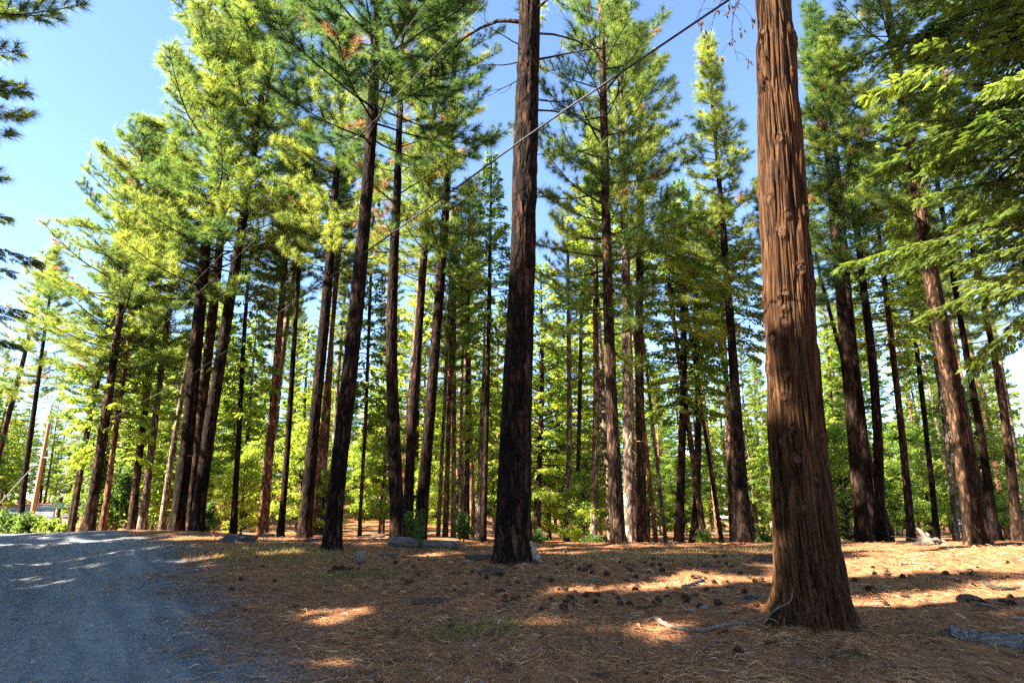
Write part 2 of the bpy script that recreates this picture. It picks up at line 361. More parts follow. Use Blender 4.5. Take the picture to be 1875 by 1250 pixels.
# the road: a sheet that lies a little above the forest floor and sinks into it at its ragged edges
tt = np.linspace(-1, 1, 90)
for RC, hw0, rl in zip(RCS, (3.75, 2.4), ("blue grey gravel road with faint tyre tracks in the foreground", "far stretch of gravel road behind the green sign")):
    TG = unit(np.gradient(RC, axis=0)); NR = np.stack([TG[:, 1], -TG[:, 0]], -1)
    S = np.linspace(0, len(RC)-1, 460); ci = np.stack([np.interp(S, np.arange(len(RC)), RC[:, k]) for k in (0, 1)], -1)
    ni = np.stack([np.interp(S, np.arange(len(RC)), NR[:, k]) for k in (0, 1)], -1)
    hw = hw0 + .5*(vnoise(S*.2, 0*S, seed=21)-.5); RD = tt[None]*hw[:, None]
    RX = ci[:, None, 0] + ni[:, None, 0]*RD; RY = ci[:, None, 1] + ni[:, None, 1]*RD
    RZ = height(RX, RY) + .035*(1-np.abs(tt[None])**6) - .02*np.abs(tt[None])**6
    RZ = RZ - .018*(np.exp(-((RD-1.15)/.28)**2)+np.exp(-((RD+.65)/.28)**2))*(.6+.8*vnoise(S*.5, 0*S, seed=9))[:, None]
    tr = (np.exp(-((RD-1.15)/.30)**2)+np.exp(-((RD+.65)/.3)**2)+.6*np.exp(-((RD-2.2)/.2)**2))*(.15+.75*vnoise(RX*.6, RY*.6, seed=8))
    road = grid_obj("road", RX, RY, RZ, road_fac(RD, RX, RY), np.clip(tr, 0, 1)*.7, M['ground'])
    tag(road, rl, "road", kind='structure')

# ------------------------------------------------------------------ foliage prototypes
def tufts(g, P, D, size, K, w, m, tint, spread=.9, rng=RNG):
    """needle tufts: K thin blades fan out from each point P about direction D"""
    n = len(P); 
    d = unit(D[:, None]*.75 + rng.normal(0, spread, (n, K, 3)))
    L = size[:, None]*rng.uniform(.65, 1.1, (n, K))
    side = unit(np.cross(d, rng.normal(0, 1, (n, K, 3))))*(w*.5)
    b = P[:, None] - D[:, None]*(size[:, None, None]*rng.uniform(0, .55, (n, K, 1)))
    tip = b + d*L[..., None]; tip[..., 2] -= L*.10
    V = np.stack([b-side, b+side, tip], 2).reshape(-1, 3)
    F = np.arange(n*K*3).reshape(-1, 3)
    tn = np.repeat(tint, K)*1.0 + rng.normal(0, .07, n*K)*(np.repeat(tint, K) < 1.5)
    g.add(V, F, m, tn)

def branch_pts(base, az, el, L, n, curve, rng, wig=.06):
    p = np.array(base, float); out = [p.copy()]; a = az
    for i in range(n):
        e = el + curve*((i+.5)/n); a += rng.normal(0, wig)
        p = p + np.array((math.sin(a)*math.cos(e), math.cos(a)*math.cos(e), math.sin(e)))*(L/n); out.append(p.copy())
    return np.array(out)

def pine_crown(seed, h, Rm, nb, shape, K=30, w=.009, tsize=.21, el0=-8, el1=50, twig=.42, dead=.012, needle='needle', lo=.35):
    rng = np.random.default_rng(seed); g = Geo(); TP, TD, TT, TS = [], [], [], []
    for b in range(nb):
        t = ((b + rng.uniform(0, .8))/nb)**.92
        L = Rm*shape(t)*rng.uniform(.6, 1.12)
        if L < .25: L = .25
        az = b*2.39996 + rng.normal(0, .35); el = R(el0+(el1-el0)*t + rng.normal(0, 8))
        nP = max(4, int(L/.35)); P = branch_pts((0, 0, t*h), az, el, L, nP, R(28*(1-t)+rng.normal(6, 10)), rng, .09)
        r0 = .014 + .014*L
        g.tube(P, np.linspace(r0*.62, .005, len(P)), 5, 1, .5, cap=False)
        alive = rng.random() > .03
        bt = rng.normal(.45, .14)
        s = np.linspace(0, 1, len(P)); dirs = unit(np.gradient(P, axis=0))
        q = lo*(.55 if t > .6 else 1)
        while q < 1.0:
            pos = np.array([np.interp(q, s, P[:, k]) for k in range(3)]); dd = unit(np.array([np.interp(q, s, dirs[:, k]) for k in range(3)]))
            for sd in (-1, 1):
                if rng.random() < .12: continue
                sidev = unit(np.cross(dd, (0, 0, 1.)))*sd
                tl = (twig*(.4+.9*(1-q)*min(L, 3)/2)+.10)*rng.uniform(.6, 1.25)
                td = unit(dd*rng.uniform(.6, 1.1) + sidev*rng.uniform(.5, 1.1) + np.array((0, 0, rng.normal(.22, .30))))
                k = 4; tp = pos[None] + td[None]*np.linspace(0, tl, k)[:, None]; tp[:, 2] += np.linspace(0, 1, k)**2*tl*.22
                g.tube(tp, np.linspace(.006, .004, k), 3, 1, .5, cap=False)
                if alive:
                    dry = rng.random() < dead
                    ts = [1.0] + ([rng.uniform(.45, .7)] if tl > .25 else []) + ([.3] if tl > .55 else [])
                    for f in ts:
                        TP.append(pos+td*tl*f+np.array((0, 0, f*f*tl*.22))); TD.append(unit(td+np.array((0, 0, .25)))); TT.append(2.0 if dry else bt+rng.normal(0, .12)); TS.append(tsize*rng.uniform(.75, 1.15))
            q += rng.uniform(.20, .32)/max(L, .6)
        if alive:
            TP.append(P[-1]); TD.append(dirs[-1]); TT.append(bt); TS.append(tsize)
    TP.append(np.array((0, 0, h))); TD.append(np.array((0, 0, 1.))); TT.append(.5); TS.append(tsize)
    tufts(g, np.array(TP), np.array(TD), np.array(TS), K, w, 0, np.array(TT), rng=rng)
    o = g.build("crown", [M[needle], M['limb']], smooth=[1]); me = o.data; bpy.data.objects.remove(o)
    return me, h

def leaf_faces(g, P, D, size, m, tint, rng, aspect=.5, flat=.5):
    n = len(P); up = unit(np.array((0, 0, 1.))*flat + rng.normal(0, .6, (n, 3))); s = unit(np.cross(D, up))*(size*aspect*.5)[:, None]
    mid = P + D*(size*.5)[:, None]; tip = P + D*size[:, None]
    V = np.stack([P, mid+s, tip, mid-s], 1).reshape(-1, 3)
    g.quads(V, np.arange(n*4).reshape(-1, 4), m, tint)

def spray_crown(seed, h, Rm, nb, shape, per=36, leaf=.13, el0=-5, el1=40, droop=.35, matn='fir', fill=.25, aspect=.42, curve=-12, flatn=.7, dead=0):
    """conifer with flat sprays: fir and cedar"""
    rng = np.random.default_rng(seed); g = Geo(); P_, D_, T_, S_ = [], [], [], []
    for b in range(nb):
        t = ((b+rng.uniform(0, .8))/nb)**.95; L = max(.25, Rm*shape(t)*rng.uniform(.55, 1.15))
        az = b*2.39996+rng.normal(0, .3); el = R(el0+(el1-el0)*t+rng.normal(0, 7))
        P = branch_pts((0, 0, t*h), az, el, L, max(4, int(L/.4)), R(curve+rng.normal(0, 8)), rng, .07)
        g.tube(P, np.linspace(.012+.011*L, .006, len(P)), 4, 1, .5, cap=False)
        s = np.linspace(0, 1, len(P)); dirs = unit(np.gradient(P, axis=0)); n = int(per*max(L, .5)*1.7)
        q = np.clip(rng.power(1.6, n)*(1-fill)+fill, 0, 1)
        pos = np.stack([np.interp(q, s, P[:, k]) for k in range(3)], -1); dd = unit(np.stack([np.interp(q, s, dirs[:, k]) for k in range(3)], -1))
        sd = unit(np.cross(dd, np.array((0, 0, 1.))))*rng.choice([-1, 1], n)[:, None]
        off = rng.uniform(0, 1, n)**.8*(.12+.42*(1-q)*min(L, 2.6)/1.6+.10)
        td = unit(dd*.8+sd*rng.uniform(.4, 1.2, (n, 1))+rng.normal(0, .12, (n, 3)))
        pp = pos+td*off[:, None]; pp[:, 2] -= droop*off+rng.uniform(0, .06, n)
        d2 = unit(td+np.stack([rng.normal(0, .35, n), rng.normal(0, .35, n), -droop+rng.normal(0, .3, n)], -1))
        bt = rng.normal(.45, .16)
        P_.append(pp); D_.append(d2); T_.append(bt+rng.normal(0, .15, n)+(2 if rng.random() < dead else 0)); S_.append(leaf*rng.uniform(.6, 1.3, n))
    leaf_faces(g, np.concatenate(P_), np.concatenate(D_), np.concatenate(S_), 0, np.concatenate(T_), rng, aspect, flatn)
    o = g.build("crown", [M[matn], M['limb']], smooth=[1]); me = o.data; bpy.data.objects.remove(o)
    return me, h

def cedar_crown(seed, h, Rm, nb, shape, el0=-12, el1=30, per=22, size=.30):
    """incense cedar seen close: drooping fans, each a stalk with paired scale shoots"""
    rng = np.random.default_rng(seed); g = Geo(); V_, T_ = [], []
    nl = 7; ax = np.linspace(.12, 1, nl)
    for b in range(nb):
        t = (b+rng.uniform(0, .8))/nb; L = max(.4, Rm*shape(t)*rng.uniform(.6, 1.15))
        az = b*2.39996+rng.normal(0, .35); el = R(el0+(el1-el0)*t+rng.normal(0, 8))
        P = branch_pts((0, 0, t*h), az, el, L, max(5, int(L/.3)), R(-14+rng.normal(0, 10)), rng, .08)
        g.tube(P, np.linspace(.015+.012*L, .006, len(P)), 5, 1, .5, cap=False)
        s = np.linspace(0, 1, len(P)); dirs = unit(np.gradient(P, axis=0)); n = int(per*L)
        q = rng.uniform(.22, 1, n); pos = np.stack([np.interp(q, s, P[:, k]) for k in range(3)], -1); dd = unit(np.stack([np.interp(q, s, dirs[:, k]) for k in range(3)], -1))
        sd = unit(np.cross(dd, np.array((0, 0, 1.))))*rng.choice([-1, 1], n)[:, None]
        off = rng.uniform(0, 1, n)*(.15+.75*(1-q)*min(L, 3)/2)
        td = unit(dd*.9+sd*rng.uniform(.3, 1.0, (n, 1)))
        pp = pos+td*off[:, None]; pp[:, 2] -= .30*off
        d2 = unit(td+np.stack([rng.normal(0, .3, n), rng.normal(0, .3, n), -.45+rng.normal(0, .25, n)], -1))
        side = unit(np.cross(d2, unit(np.array((0, 0, 1.))+rng.normal(0, .45, (n, 3)))))
        sz = size*rng.uniform(.6, 1.25, n); bt = rng.normal(.42, .14)
        for sg in (-1, 1):
            a0 = pp[:, None]+d2[:, None]*(ax[None, :, None]*sz[:, None, None])
            dl = unit(d2[:, None]*.85+side[:, None]*sg*.62)
            ll = sz[:, None]*(.42*(1-ax)+.10)[None]*rng.uniform(.7, 1.2, (n, nl))
            mid = a0+dl*(ll*.55)[..., None]; tip = a0+dl*ll[..., None]; tip[..., 2] -= .12*ll
            wv = unit(np.cross(dl, np.cross(d2, side)[:, None]))*(.0125*sz/size)[:, None, None]
            V_.append(np.stack([a0, mid+wv, tip, mid-wv], 2).reshape(-1, 3)); T_.append(np.repeat(bt+rng.normal(0, .14, n), nl))
    V = np.concatenate(V_); g.quads(V, np.arange(len(V)).reshape(-1, 4), 0, np.concatenate(T_))
    o = g.build("crown", [M['cedar_leaf'], M['limb']], smooth=[1]); me = o.data; bpy.data.objects.remove(o)
    return me, h

def leafy_crown(seed, h, Rm, ncl, nleaf, leaf=.11, matn='leaf'):
    """broad-leaved understorey: many separate leaf clumps on thin limbs"""
    rng = np.random.default_rng(seed); g = Geo(); P_, D_, T_, S_ = [], [], [], []
    for c in range(ncl):
        t = rng.uniform(0, 1); r = Rm*math.sqrt(max(.05, 1-(2*t-.85)**2*.8))*rng.uniform(.25, 1.05); az = rng.uniform(0, 6.283)
        ctr = np.array((math.sin(az)*r, math.cos(az)*r, t*h)); st = np.array((0, 0, max(0, t*h-r*.55)))
        g.tube(np.array([st, st*.55+ctr*.45+rng.normal(0, .1, 3), ctr]), [.035, .02, .006], 4, 1, .5, cap=False)
        n = int(nleaf*rng.uniform(.5, 1.4)); rad = rng.uniform(.30, .62)
        v = rng.normal(0, 1, (n, 3)); v = unit(v)*rng.uniform(.2, 1, (n, 1))**.5*rad*np.array((1.15, 1.15, .62))
        P_.append(ctr+v); D_.append(unit(v+rng.normal(0, .35, (n, 3))+np.array((0, 0, -.1)))); T_.append(rng.normal(.5, .18)+rng.normal(0, .16, n)); S_.append(leaf*rng.uniform(.6, 1.3, n))
    leaf_faces(g, np.concatenate(P_), np.concatenate(D_), np.concatenate(S_), 0, np.concatenate(T_), rng, .62, .6)
    o = g.build("crown", [M[matn], M['limb']], smooth=[1]); me = o.data; bpy.data.objects.remove(o)
    return me, h

rnd = lambda t: min(1, .55+1.6*t)*(1-t**2.2)**.75+.06
con = lambda t: (1-t)**.85*min(1, .7+1.5*t)+.04
wide = lambda t: min(1, .75+1.2*t)*(1-t**1.8)**.7+.05
CR = {
 'pineA': pine_crown(101, 14, 3.3, 92, rnd, K=62, w=.011, tsize=.27),
 'pineB': pine_crown(102, 14, 3.0, 82, rnd, el0=-14, K=62, w=.011, tsize=.27),
 'pineC': pine_crown(103, 13, 3.6, 80, wide, el0=-5, K=64, w=.011, tsize=.29),
 'pineD': pine_crown(104, 12, 3.4, 84, wide, needle='needle_blue', tsize=.29, K=76, w=.012),
 'slimA': pine_crown(105, 14, 2.0, 110, con, twig=.34, el0=-5, K=56, w=.011, tsize=.25),
 'slimB': pine_crown(106, 13, 1.7, 84, con, twig=.32, el0=-10, needle='needle_blue', K=56, w=.011, tsize=.26),
 'sparse': pine_crown(107, 12, 2.4, 48, wide, dead=.12, K=52, w=.011, tsize=.27),
 'farA': pine_crown(108, 13, 2.5, 74, rnd, K=26, w=.024, tsize=.36, twig=.40),
 'farB': pine_crown(109, 13, 2.2, 68, con, K=26, w=.024, tsize=.36, twig=.40),
 'firA': spray_crown(201, 12, 2.6, 125, con, 40, .24),
 'firB': spray_crown(202, 10, 2.3, 105, con, 42, .21, el0=-15, droop=.5),
 'firC': spray_crown(203, 14, 3.1, 135, wide, 34, .25, matn='leaf'),
 'firD': spray_crown(204, 14, 3.1, 150, wide, 62, .30, matn='fir'),
 'leafA': leafy_crown(301, 6, 2.4, 105, 130, .15),
 'leafB': leafy_crown(302, 8, 2.7, 130, 130, .16),
 'leafC': leafy_crown(303, 9, 2.3, 105, 130, .17),
 'cedarA': cedar_crown(401, 13, 3.9, 112, wide, per=78, size=.19),
 'cedarB': cedar_crown(402, 12, 3.4, 92, wide, el0=-20, per=70, size=.19),
}

# ------------------------------------------------------------------ trees
def trunk_geo(C, rad, seed, nseg, furrow, flare=0., z0=None):
    """tapered trunk along centre line C, with furrowed bark and root flare"""
    g = Geo(); rng = np.random.default_rng(seed)
    Z = C[:, 2]-C[0, 2]; lobes = rng.integers(5, 8); ph = rng.uniform(0, 6.28)
    def disp(i, th):
        z = Z[i.astype(int)]; r = rad[i.astype(int)]; ct, sn = np.cos(th), np.sin(th)
        a = vnoise(ct*r*13+50, sn*r*13+50, z*2.4, seed); b = vnoise(ct*r*34+50, sn*r*34+50, z*7, seed+1)
        low = vnoise(ct*1.4+9, sn*1.4+9, z*.45, seed+2)
        fl = flare*np.exp(-z/.28)*(1+.55*np.cos(th*lobes+ph+2*low))
        return furrow*((1-np.abs(2*a-1))**.7-.5)*1.0+furrow*.45*(b-.5)+r*.12*(low-.5)+fl
    g.tube(C, rad, nseg, 0, .5, True, disp); return g

LAST = {}
def crown_on(root, key, zb, zt, rs, top, C, rz):
    """seat a shared crown mesh on the trunk's upper axis"""
    me, h = CR[key]
    pb = np.array([np.interp(zb, C[:, 2], C[:, k]) for k in range(3)]); pt = C[-1]
    ax = Vector(pt-pb); L = ax.length; q = ax.to_track_quat('Z', 'Y')
    o = link("crown", me, root); s = L/h
    o.matrix_parent_inverse = Matrix.Identity(4)
    o.rotation_mode = 'QUATERNION'; o.rotation_quaternion = q @ Matrix.Rotation(rz, 3, 'Z').to_quaternion()
    o.location = Vector(pb); o.scale = (rs, rs, s)
    return o

def tree(name, label, cat, Y, pts, H, crown, zb, rs=1.0, bark='bark_dark', group=None, furrow=.012, flare=None, base_py=None, nseg=20, stubs=14, rz=None, dz=.06, wf=.80):
    """a tree traced from its trunk: pts = (px, py, width px) from the base up, at distance Y; H = height of the tip"""
    rng = np.random.default_rng(int(abs(pts[0][0])*7+Y*13))
    W3 = np.array([at(a, b, Y) for a, b, w in pts]); wid = np.array([w for a, b, w in pts], float)
    depth = np.array([Y*CP+(p[2]-CAM_H)*SP for p in W3]); rad = wf*wid*depth/FPX/2*np.cos(np.arctan((np.array([a for a, b, w in pts])-937.5)/FPX))
    gb = gz(W3[0, 0], Y)
    if W3[0, 2] > gb+.02:                             # the foot hides behind a crest: carry the trunk down to the soil
        d = W3[0]-W3[1]; W3 = np.vstack([W3[0]+d*((W3[0, 2]-gb)/max(.2, -d[2])), W3]); rad = np.append(rad[0]*1.05, rad)
        W3[0, 2] = gb
    base = np.array((W3[0, 0], Y, gb))
    dz_ = W3[-1]-W3[-2]; lean = dz_[:2]/max(.3, dz_[2]); zt = gb+H
    if zt > W3[-1, 2]+.5:
        n = 5; zz = np.linspace(W3[-1, 2], zt, n+1)[1:]; f = (zz-W3[-1, 2])
        ex = W3[-1][None, :2]+lean[None]*(f*(1-.35*f/f[-1]))[:, None]
        r0 = rad[-1]; rr_ = r0*(1-(f/f[-1]))**.9+.02
        W3 = np.vstack([W3, np.column_stack([ex, zz])]); rad = np.concatenate([rad, rr_])
    zs = np.concatenate([np.arange(W3[0, 2]-.25, min(zt, gb+11), dz), np.arange(min(zt, gb+11), zt, .25)])
    C = np.column_stack([np.interp(zs, W3[:, 2], W3[:, k]) for k in (0, 1)]+[zs])
    kr = 9                                            # soften the polyline corners
    for k in (0, 1):
        c = np.pad(C[:, k], kr, mode='edge'); C[:, k] = np.convolve(c, np.ones(2*kr+1)/(2*kr+1), 'valid')
    rd = np.interp(zs, W3[:, 2], rad); C = C-base
    root = empty(name, base); tag(root, label, cat, group)
    g = trunk_geo(C, rd, int(Y*31+abs(pts[0][0])), nseg, furrow, rad[0]*.42 if flare is None else flare)
    for k in range(stubs):                            # short dead branch stubs
        z = rng.uniform(2.0, max(3, zb)); p = np.array([np.interp(z, C[:, 2], C[:, q]) for q in range(3)]); r = np.interp(z, C[:, 2], rd)
        P = branch_pts(p, rng.uniform(0, 6.28), R(rng.normal(-5, 18)), r+rng.uniform(.15, .9), 4, R(rng.normal(0, 25)), rng, .2)
        g.tube(P, np.linspace(.018, .005, len(P)), 4, 0, .5, cap=False)
    tr = g.build("trunk", M[bark], root, smooth=True)
    if crown: crown_on(root, crown, zb, H, rs, None, C, rng.uniform(0, 6.28) if rz is None else rz)
    LAST.update(C=C, rd=rd, base=base, root=root)
    return root
def zpx(px, py, Y): return at(px, py, Y)[2]
def T(label, Y, pts, H, crown=None, cb=None, rs=1.0, bark='bark_dark', name='pine_tree', cat='pine tree', **kw):
    zb = None
    if cb is not None: zb = zpx(pts[-1][0], cb, Y)-gz(at(*pts[0][:2], Y)[0], Y)
    return tree(name, label, cat, Y, pts, H, crown, zb if zb is not None else H*.5, rs, bark, **kw)

# --- near and middle trees, each traced from its own trunk
# central dark pine (close, full bark relief, its crown above the frame)
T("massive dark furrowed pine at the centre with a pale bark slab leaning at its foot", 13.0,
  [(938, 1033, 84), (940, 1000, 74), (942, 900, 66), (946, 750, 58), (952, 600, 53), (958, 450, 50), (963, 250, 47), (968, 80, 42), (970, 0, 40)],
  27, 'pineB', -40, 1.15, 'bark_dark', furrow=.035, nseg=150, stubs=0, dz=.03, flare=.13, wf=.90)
B = dict(LAST)
def limb_part(name, root, C, rd, zs_az, m, rng):      # big living or dead limbs below the crown
    for z, az, el, L, cv, r0, nt in zs_az:
        g = Geo(); p = np.array([np.interp(z, C[:, 2], C[:, q]) for q in range(3)]); r = np.interp(z, C[:, 2], rd)
        P = branch_pts(p, R(az), R(el), L+r, max(6, int(L*4)), R(cv), rng, .13)
        g.tube(P, np.linspace(r0, .006, len(P)), 6, 0, .5, cap=False)
        for k in range(nt):
            f = rng.uniform(.3, 1); q = np.array([np.interp(f, np.linspace(0, 1, len(P)), P[:, i]) for i in range(3)])
            a2 = R(az)+rng.choice([-1, 1])*rng.uniform(.4, 1.2)
            Q = branch_pts(q, a2, R(el+rng.normal(0, 25)), rng.uniform(.3, 1.0)*(1.2-.6*f), 6, R(rng.normal(10, 35)), rng, .25)
            g.tube(Q, np.linspace(.010, .003, len(Q)), 4, 0, .5, cap=False)
        g.build(name, M[m], root, smooth=True)
rg = np.random.default_rng(5)
zB = lambda py: zpx(965, py, 13.0)-B['base'][2]
limb_part("dead_limb", B['root'], B['C'], B['rd'], [(zB(205), 80, 20, 1.6, -25, .028, 9), (zB(110), 95, 6, 2.0, 15, .03, 12), (zB(178), 70, -4, 1.4, 12, .022, 7),
   (zB(60), 60, 12, 2.2, -20, .03, 12), (zB(110), 275, -6, 1.0, 5, .02, 4), (zB(85), 262, 4, .9, 10, .02, 4), (zB(362), 85, 0, .55, 4, .016, 1), (zB(285), 100, -6, .4, 0, .014, 0),
   (zB(25), 110, 5, 2.4, 10, .032, 14), (zB(140), 285, -12, .8, 0, .016, 2)], 'limb', rg)
limb_part("limb", B['root'], B['C'], B['rd'], [(zB(45), 272, 22, 3.0, -40, .055, 16), (zB(-10), 268, 4, 2.6, 10, .04, 14), (zB(-10), 85, 4, 2.8, 10, .04, 14)], 'limb', rg)
# incense cedar on the right (nearest): built with its own relief
def big_cedar():
    Y = 8.5; pts = [(1487, 1146, 172), (1488, 1110, 152), (1484, 1060, 138), (1476, 1000, 126), (1467, 900, 114), (1456, 760, 105), (1447, 600, 99), (1437, 430, 92), (1429, 270, 84), (1422, 120, 75), (1416, 0, 67), (1408, -150, 58)]
    W3 = np.array([at(a, b, Y) for a, b, w in pts]); wid = np.array([w for _, _, w in pts], float)
    depth = Y*CP+(W3[:, 2]-CAM_H)*SP; rad = wid*depth/FPX/2*.90
    gb = gz(W3[0, 0], Y); base = np.array((W3[0, 0], Y, gb)); H = 21.
    e = W3[-1]; d = (W3[-1]-W3[-2]); d = d/d[2]
    zt = gb+H; W3 = np.vstack([W3[0]+(W3[0]-W3[1])*.3-np.array((0, 0, .3)), W3, e+d*.5*(zt-e[2])*np.array((1, 1, 0))+np.array((0, 0, zt-e[2]))]); rad = np.concatenate([[rad[0]*1.15], rad, [.02]])
    zs = np.concatenate([np.arange(gb-.25, gb+10.5, .018), np.arange(gb+10.5, zt, .2)])
    C = np.column_stack([np.interp(zs, W3[:, 2], W3[:, k]) for k in (0, 1)]+[zs])-base
    for k in (0, 1): c = np.pad(C[:, k], 12, mode='edge'); C[:, k] = np.convolve(c, np.ones(25)/25, 'valid')
    rd = np.interp(zs, W3[:, 2], rad); Z = C[:, 2]
    root = empty("cedar_tree", base); tag(root, "huge reddish brown cedar trunk with stringy peeling bark and round knots, nearest the camera", "cedar tree")
    knots = []; KA0 = math.atan2(.31, -.95)               # tube() counts its angle from this direction
    kr = np.random.default_rng(4)
    kp = [(1447, 72), (1402, 70), (1450, 88), (1400, 295), (1428, 272), (1448, 152), (1413, 375), (1442, 409), (1393, 345), (1433, 443), (1470, 400), (1439, 550), (1438, 574), (1440, 600), (1393, 545), (1482, 528),
          (1421, 625), (1443, 692), (1453, 789), (1436, 812), (1413, 676), (1460, 845), (1430, 905), (1498, 800), (1471, 930), (1440, 735), (1490, 880), (1464, 505)]
    for px, py in kp:
        p = at(px, py, Y); z = p[2]-gb; cx = np.interp(z, Z, C[:, 0])+base[0]; r = np.interp(z, Z, rd)
        view = math.atan2(-Y, -cx)                    # toward the camera
        off = np.clip((p[0]-cx)/r*.98, -.97, .97)
        # angle whose silhouette offset matches, measured in the horizontal plane
        perp = np.array((-math.sin(view), math.cos(view))); ang = view-math.asin(np.clip(off/ max(.4, abs(perp[0])) , -.98, .98))*(1 if perp[0] < 0 else -1)
        knots.append((z, ang-KA0, kr.uniform(.75, 1.25)))
    def disp(i, th):
        z = Z[i.astype(int)]; r = rd[i.astype(int)]
        tw = th+.05*z+.25*(vnoise(np.cos(th)*1.5+5, np.sin(th)*1.5+5, z*.8, 61)-.5)      # strips wander and twist
        ct, sn = np.cos(tw), np.sin(tw)
        a = vnoise(ct*r*17+50, sn*r*17+50, z*.9, 62); b = vnoise(ct*r*40+50, sn*r*40+50, z*2.2, 63); c = vnoise(ct*r*9+50, sn*r*9+50, z*.5, 64)
        e = vnoise(ct*r*30+20, sn*r*30+20, z*1.3, 66); f_ = vnoise(ct*r*55+20, sn*r*55+20, z*2.6, 67); d = .030*(sstep(.0, .45, np.abs(2*a-1))-.8)+.024*(sstep(.0, .45, np.abs(2*e-1))-.8)+.014*(b-.5)+.012*(f_-.5)+.022*(c-.5)
        s = np.exp(-z/.55); lob = .5+.5*np.cos(7*th+1.1+1.5*vnoise(ct+4, sn+4, z*1.2, 65))
        d = d+s*.07*(lob-.5)+np.exp(-z/.18)*.05*lob
        for kz, ka, ks in knots:
            da = (th-ka+math.pi) % (2*math.pi)-math.pi
            q = np.sqrt((da*r/.055/ks)**2+((z-kz)/.06/ks)**2)
            d = d+ks*(.022*np.exp(-(q-1.0)**2/.25)-.012*np.exp(-(q/.6)**2))
        return d
    g = Geo(); g.tube(C, rd, 380, 0, .5, True, disp); g.build("trunk", M['bark_cedar'], root, smooth=True)
    ref = np.array((0, 0, 1.))
    for kz, ka, ks in knots:                            # the dark broken cores in the knots
        c = np.array([np.interp(kz, Z, C[:, q]) for q in range(3)]); r = np.interp(kz, Z, rd)
        # tube() measures theta from A = T x ref; recover that frame
        Tn = unit(np.gradient(C, axis=0))[0]; A = unit(np.cross(Tn, np.array((0.31, 0.95, 0.1)))); Bv = np.cross(Tn, A)
        dv = A*math.cos(ka)+Bv*math.sin(ka); sv = np.cross(dv, ref); gk = Geo()
        n = 12; rings = []
        for q, (rr_, ou) in enumerate(((.040, -.03), (.036, .004), (.024, .012), (.011, .002))):
            a = np.linspace(0, 6.283, n, endpoint=False); jit = 1+.25*kr.normal(0, 1, n)*.5
            rings.append(c+dv*(r+ou)+(sv[None]*np.cos(a)[:, None]+ref[None]*np.sin(a)[:, None]*1.1)*(rr_*ks*jit)[:, None])
        Vv = np.concatenate(rings); qd = [(i*n+j, i*n+(j+1) % n, (i+1)*n+(j+1) % n, (i+1)*n+j) for i in range(3) for j in range(n)]
        gk.quads(Vv, qd); gk.add(np.vstack([rings[-1], rings[-1].mean(0)[None]]), [(j, (j+1) % n, n) for j in range(n)])
        gk.build("knot", M['knot'], root, smooth=True)
    crown_on(root, 'firD', 13.2, H, 1.15, None, C, 1.2)
    # bare twigs with hanging seed clusters at the top of the view
    for sx, sy, ex, ey in ((1400, -40, 1300, 62), (1395, -30, 1352, 100), (1400, -60, 1268, 40)):
        gt = Geo(); a = at(sx, sy, Y)-base; b = at(ex, ey, Y-.3)-base; f = np.linspace(0, 1, 9)[:, None]
        P = a*(1-f)+b*f; P[:, 0] -= .25*np.sin(f[:, 0]*3.1); P[:, 2] += .12*np.sin(f[:, 0]*5)
        gt.tube(P, np.linspace(.010, .003, 9), 5, 0, .5, cap=False)
        for k in range(5):
            q = P[3+k]; Q = branch_pts(q, kr.uniform(0, 6.28), R(kr.uniform(-60, 10)), kr.uniform(.15, .4), 5, R(-50), kr, .3)
            gt.tube(Q, np.linspace(.004, .002, 6), 3, 0, .5, cap=False)
            for e in range(6):
                o = Q[-1]+kr.normal(0, .03, 3); o2 = o+np.array((kr.normal(0, .015), kr.normal(0, .015), -kr.uniform(.04, .09)))
                gt.tube(np.array([o, (o+o2)/2, o2]), [.004, .013, .003], 5, 1, .5)
        gt.build("twig", [M['limb'], M['cone']], root, smooth=[0])
big_cedar()
T("tall dark pine with a straight black trunk leaning right beside the mossy mound", 16.0,
  [(606, 1015, 46), (610, 960, 40), (621, 850, 37), (640, 690, 34), (656, 530, 31), (672, 350, 27), (684, 180, 23), (690, 60, 19)], 20.5, 'pineD', 265, 1.15, nseg=90, furrow=.022, dz=.04, stubs=4)
T("dark pine rising behind the left end of the grey log, bent where the branches begin", 18.5,
  [(728, 985, 36), (727, 940, 32), (722, 820, 29), (717, 680, 26), (718, 560, 24), (722, 450, 20), (728, 340, 17), (731, 240, 13)], 17.5, 'sparse', 470, .95, nseg=60, furrow=.018, stubs=8)
T("slender dark pine directly right of the bent one behind the log", 21.0,
  [(746, 985, 24), (750, 850, 21), (762, 680, 19), (774, 500, 17), (786, 350, 14), (793, 230, 11)], 22, 'slimA', 520, 1.25, nseg=30)
T("dark pine behind the middle of the grey log, leaning slightly right", 21.5,
  [(769, 985, 30), (776, 890, 27), (790, 720, 24), (803, 560, 21), (813, 420, 18), (822, 280, 14)], 23, 'pineB', 500, .9, nseg=40, furrow=.015)
T("straight dark pine left of the mossy mound, crown starting high", 22.5,
  [(557, 982, 32), (562, 920, 28), (577, 760, 26), (591, 620, 24), (602, 500, 21), (612, 370, 16)], 20, 'pineC', 500, .85, nseg=40, furrow=.015)
T("leftmost trunk of the clustered dark trio by the road, black and thick", 24.8,
  [(322, 975, 40), (330, 920, 34), (346, 780, 32), (360, 620, 29), (374, 480, 25), (382, 400, 21)], 24.5, 'pineC', 560, 1.45, nseg=40, furrow=.015)
T("middle trunk of the clustered dark trio, redder and slimmer", 25.6,
  [(345, 975, 30), (352, 900, 26), (370, 740, 24), (388, 590, 22), (404, 440, 19), (412, 350, 15)], 25.5, 'pineA', 500, 1.3, 'bark_brown', nseg=30)
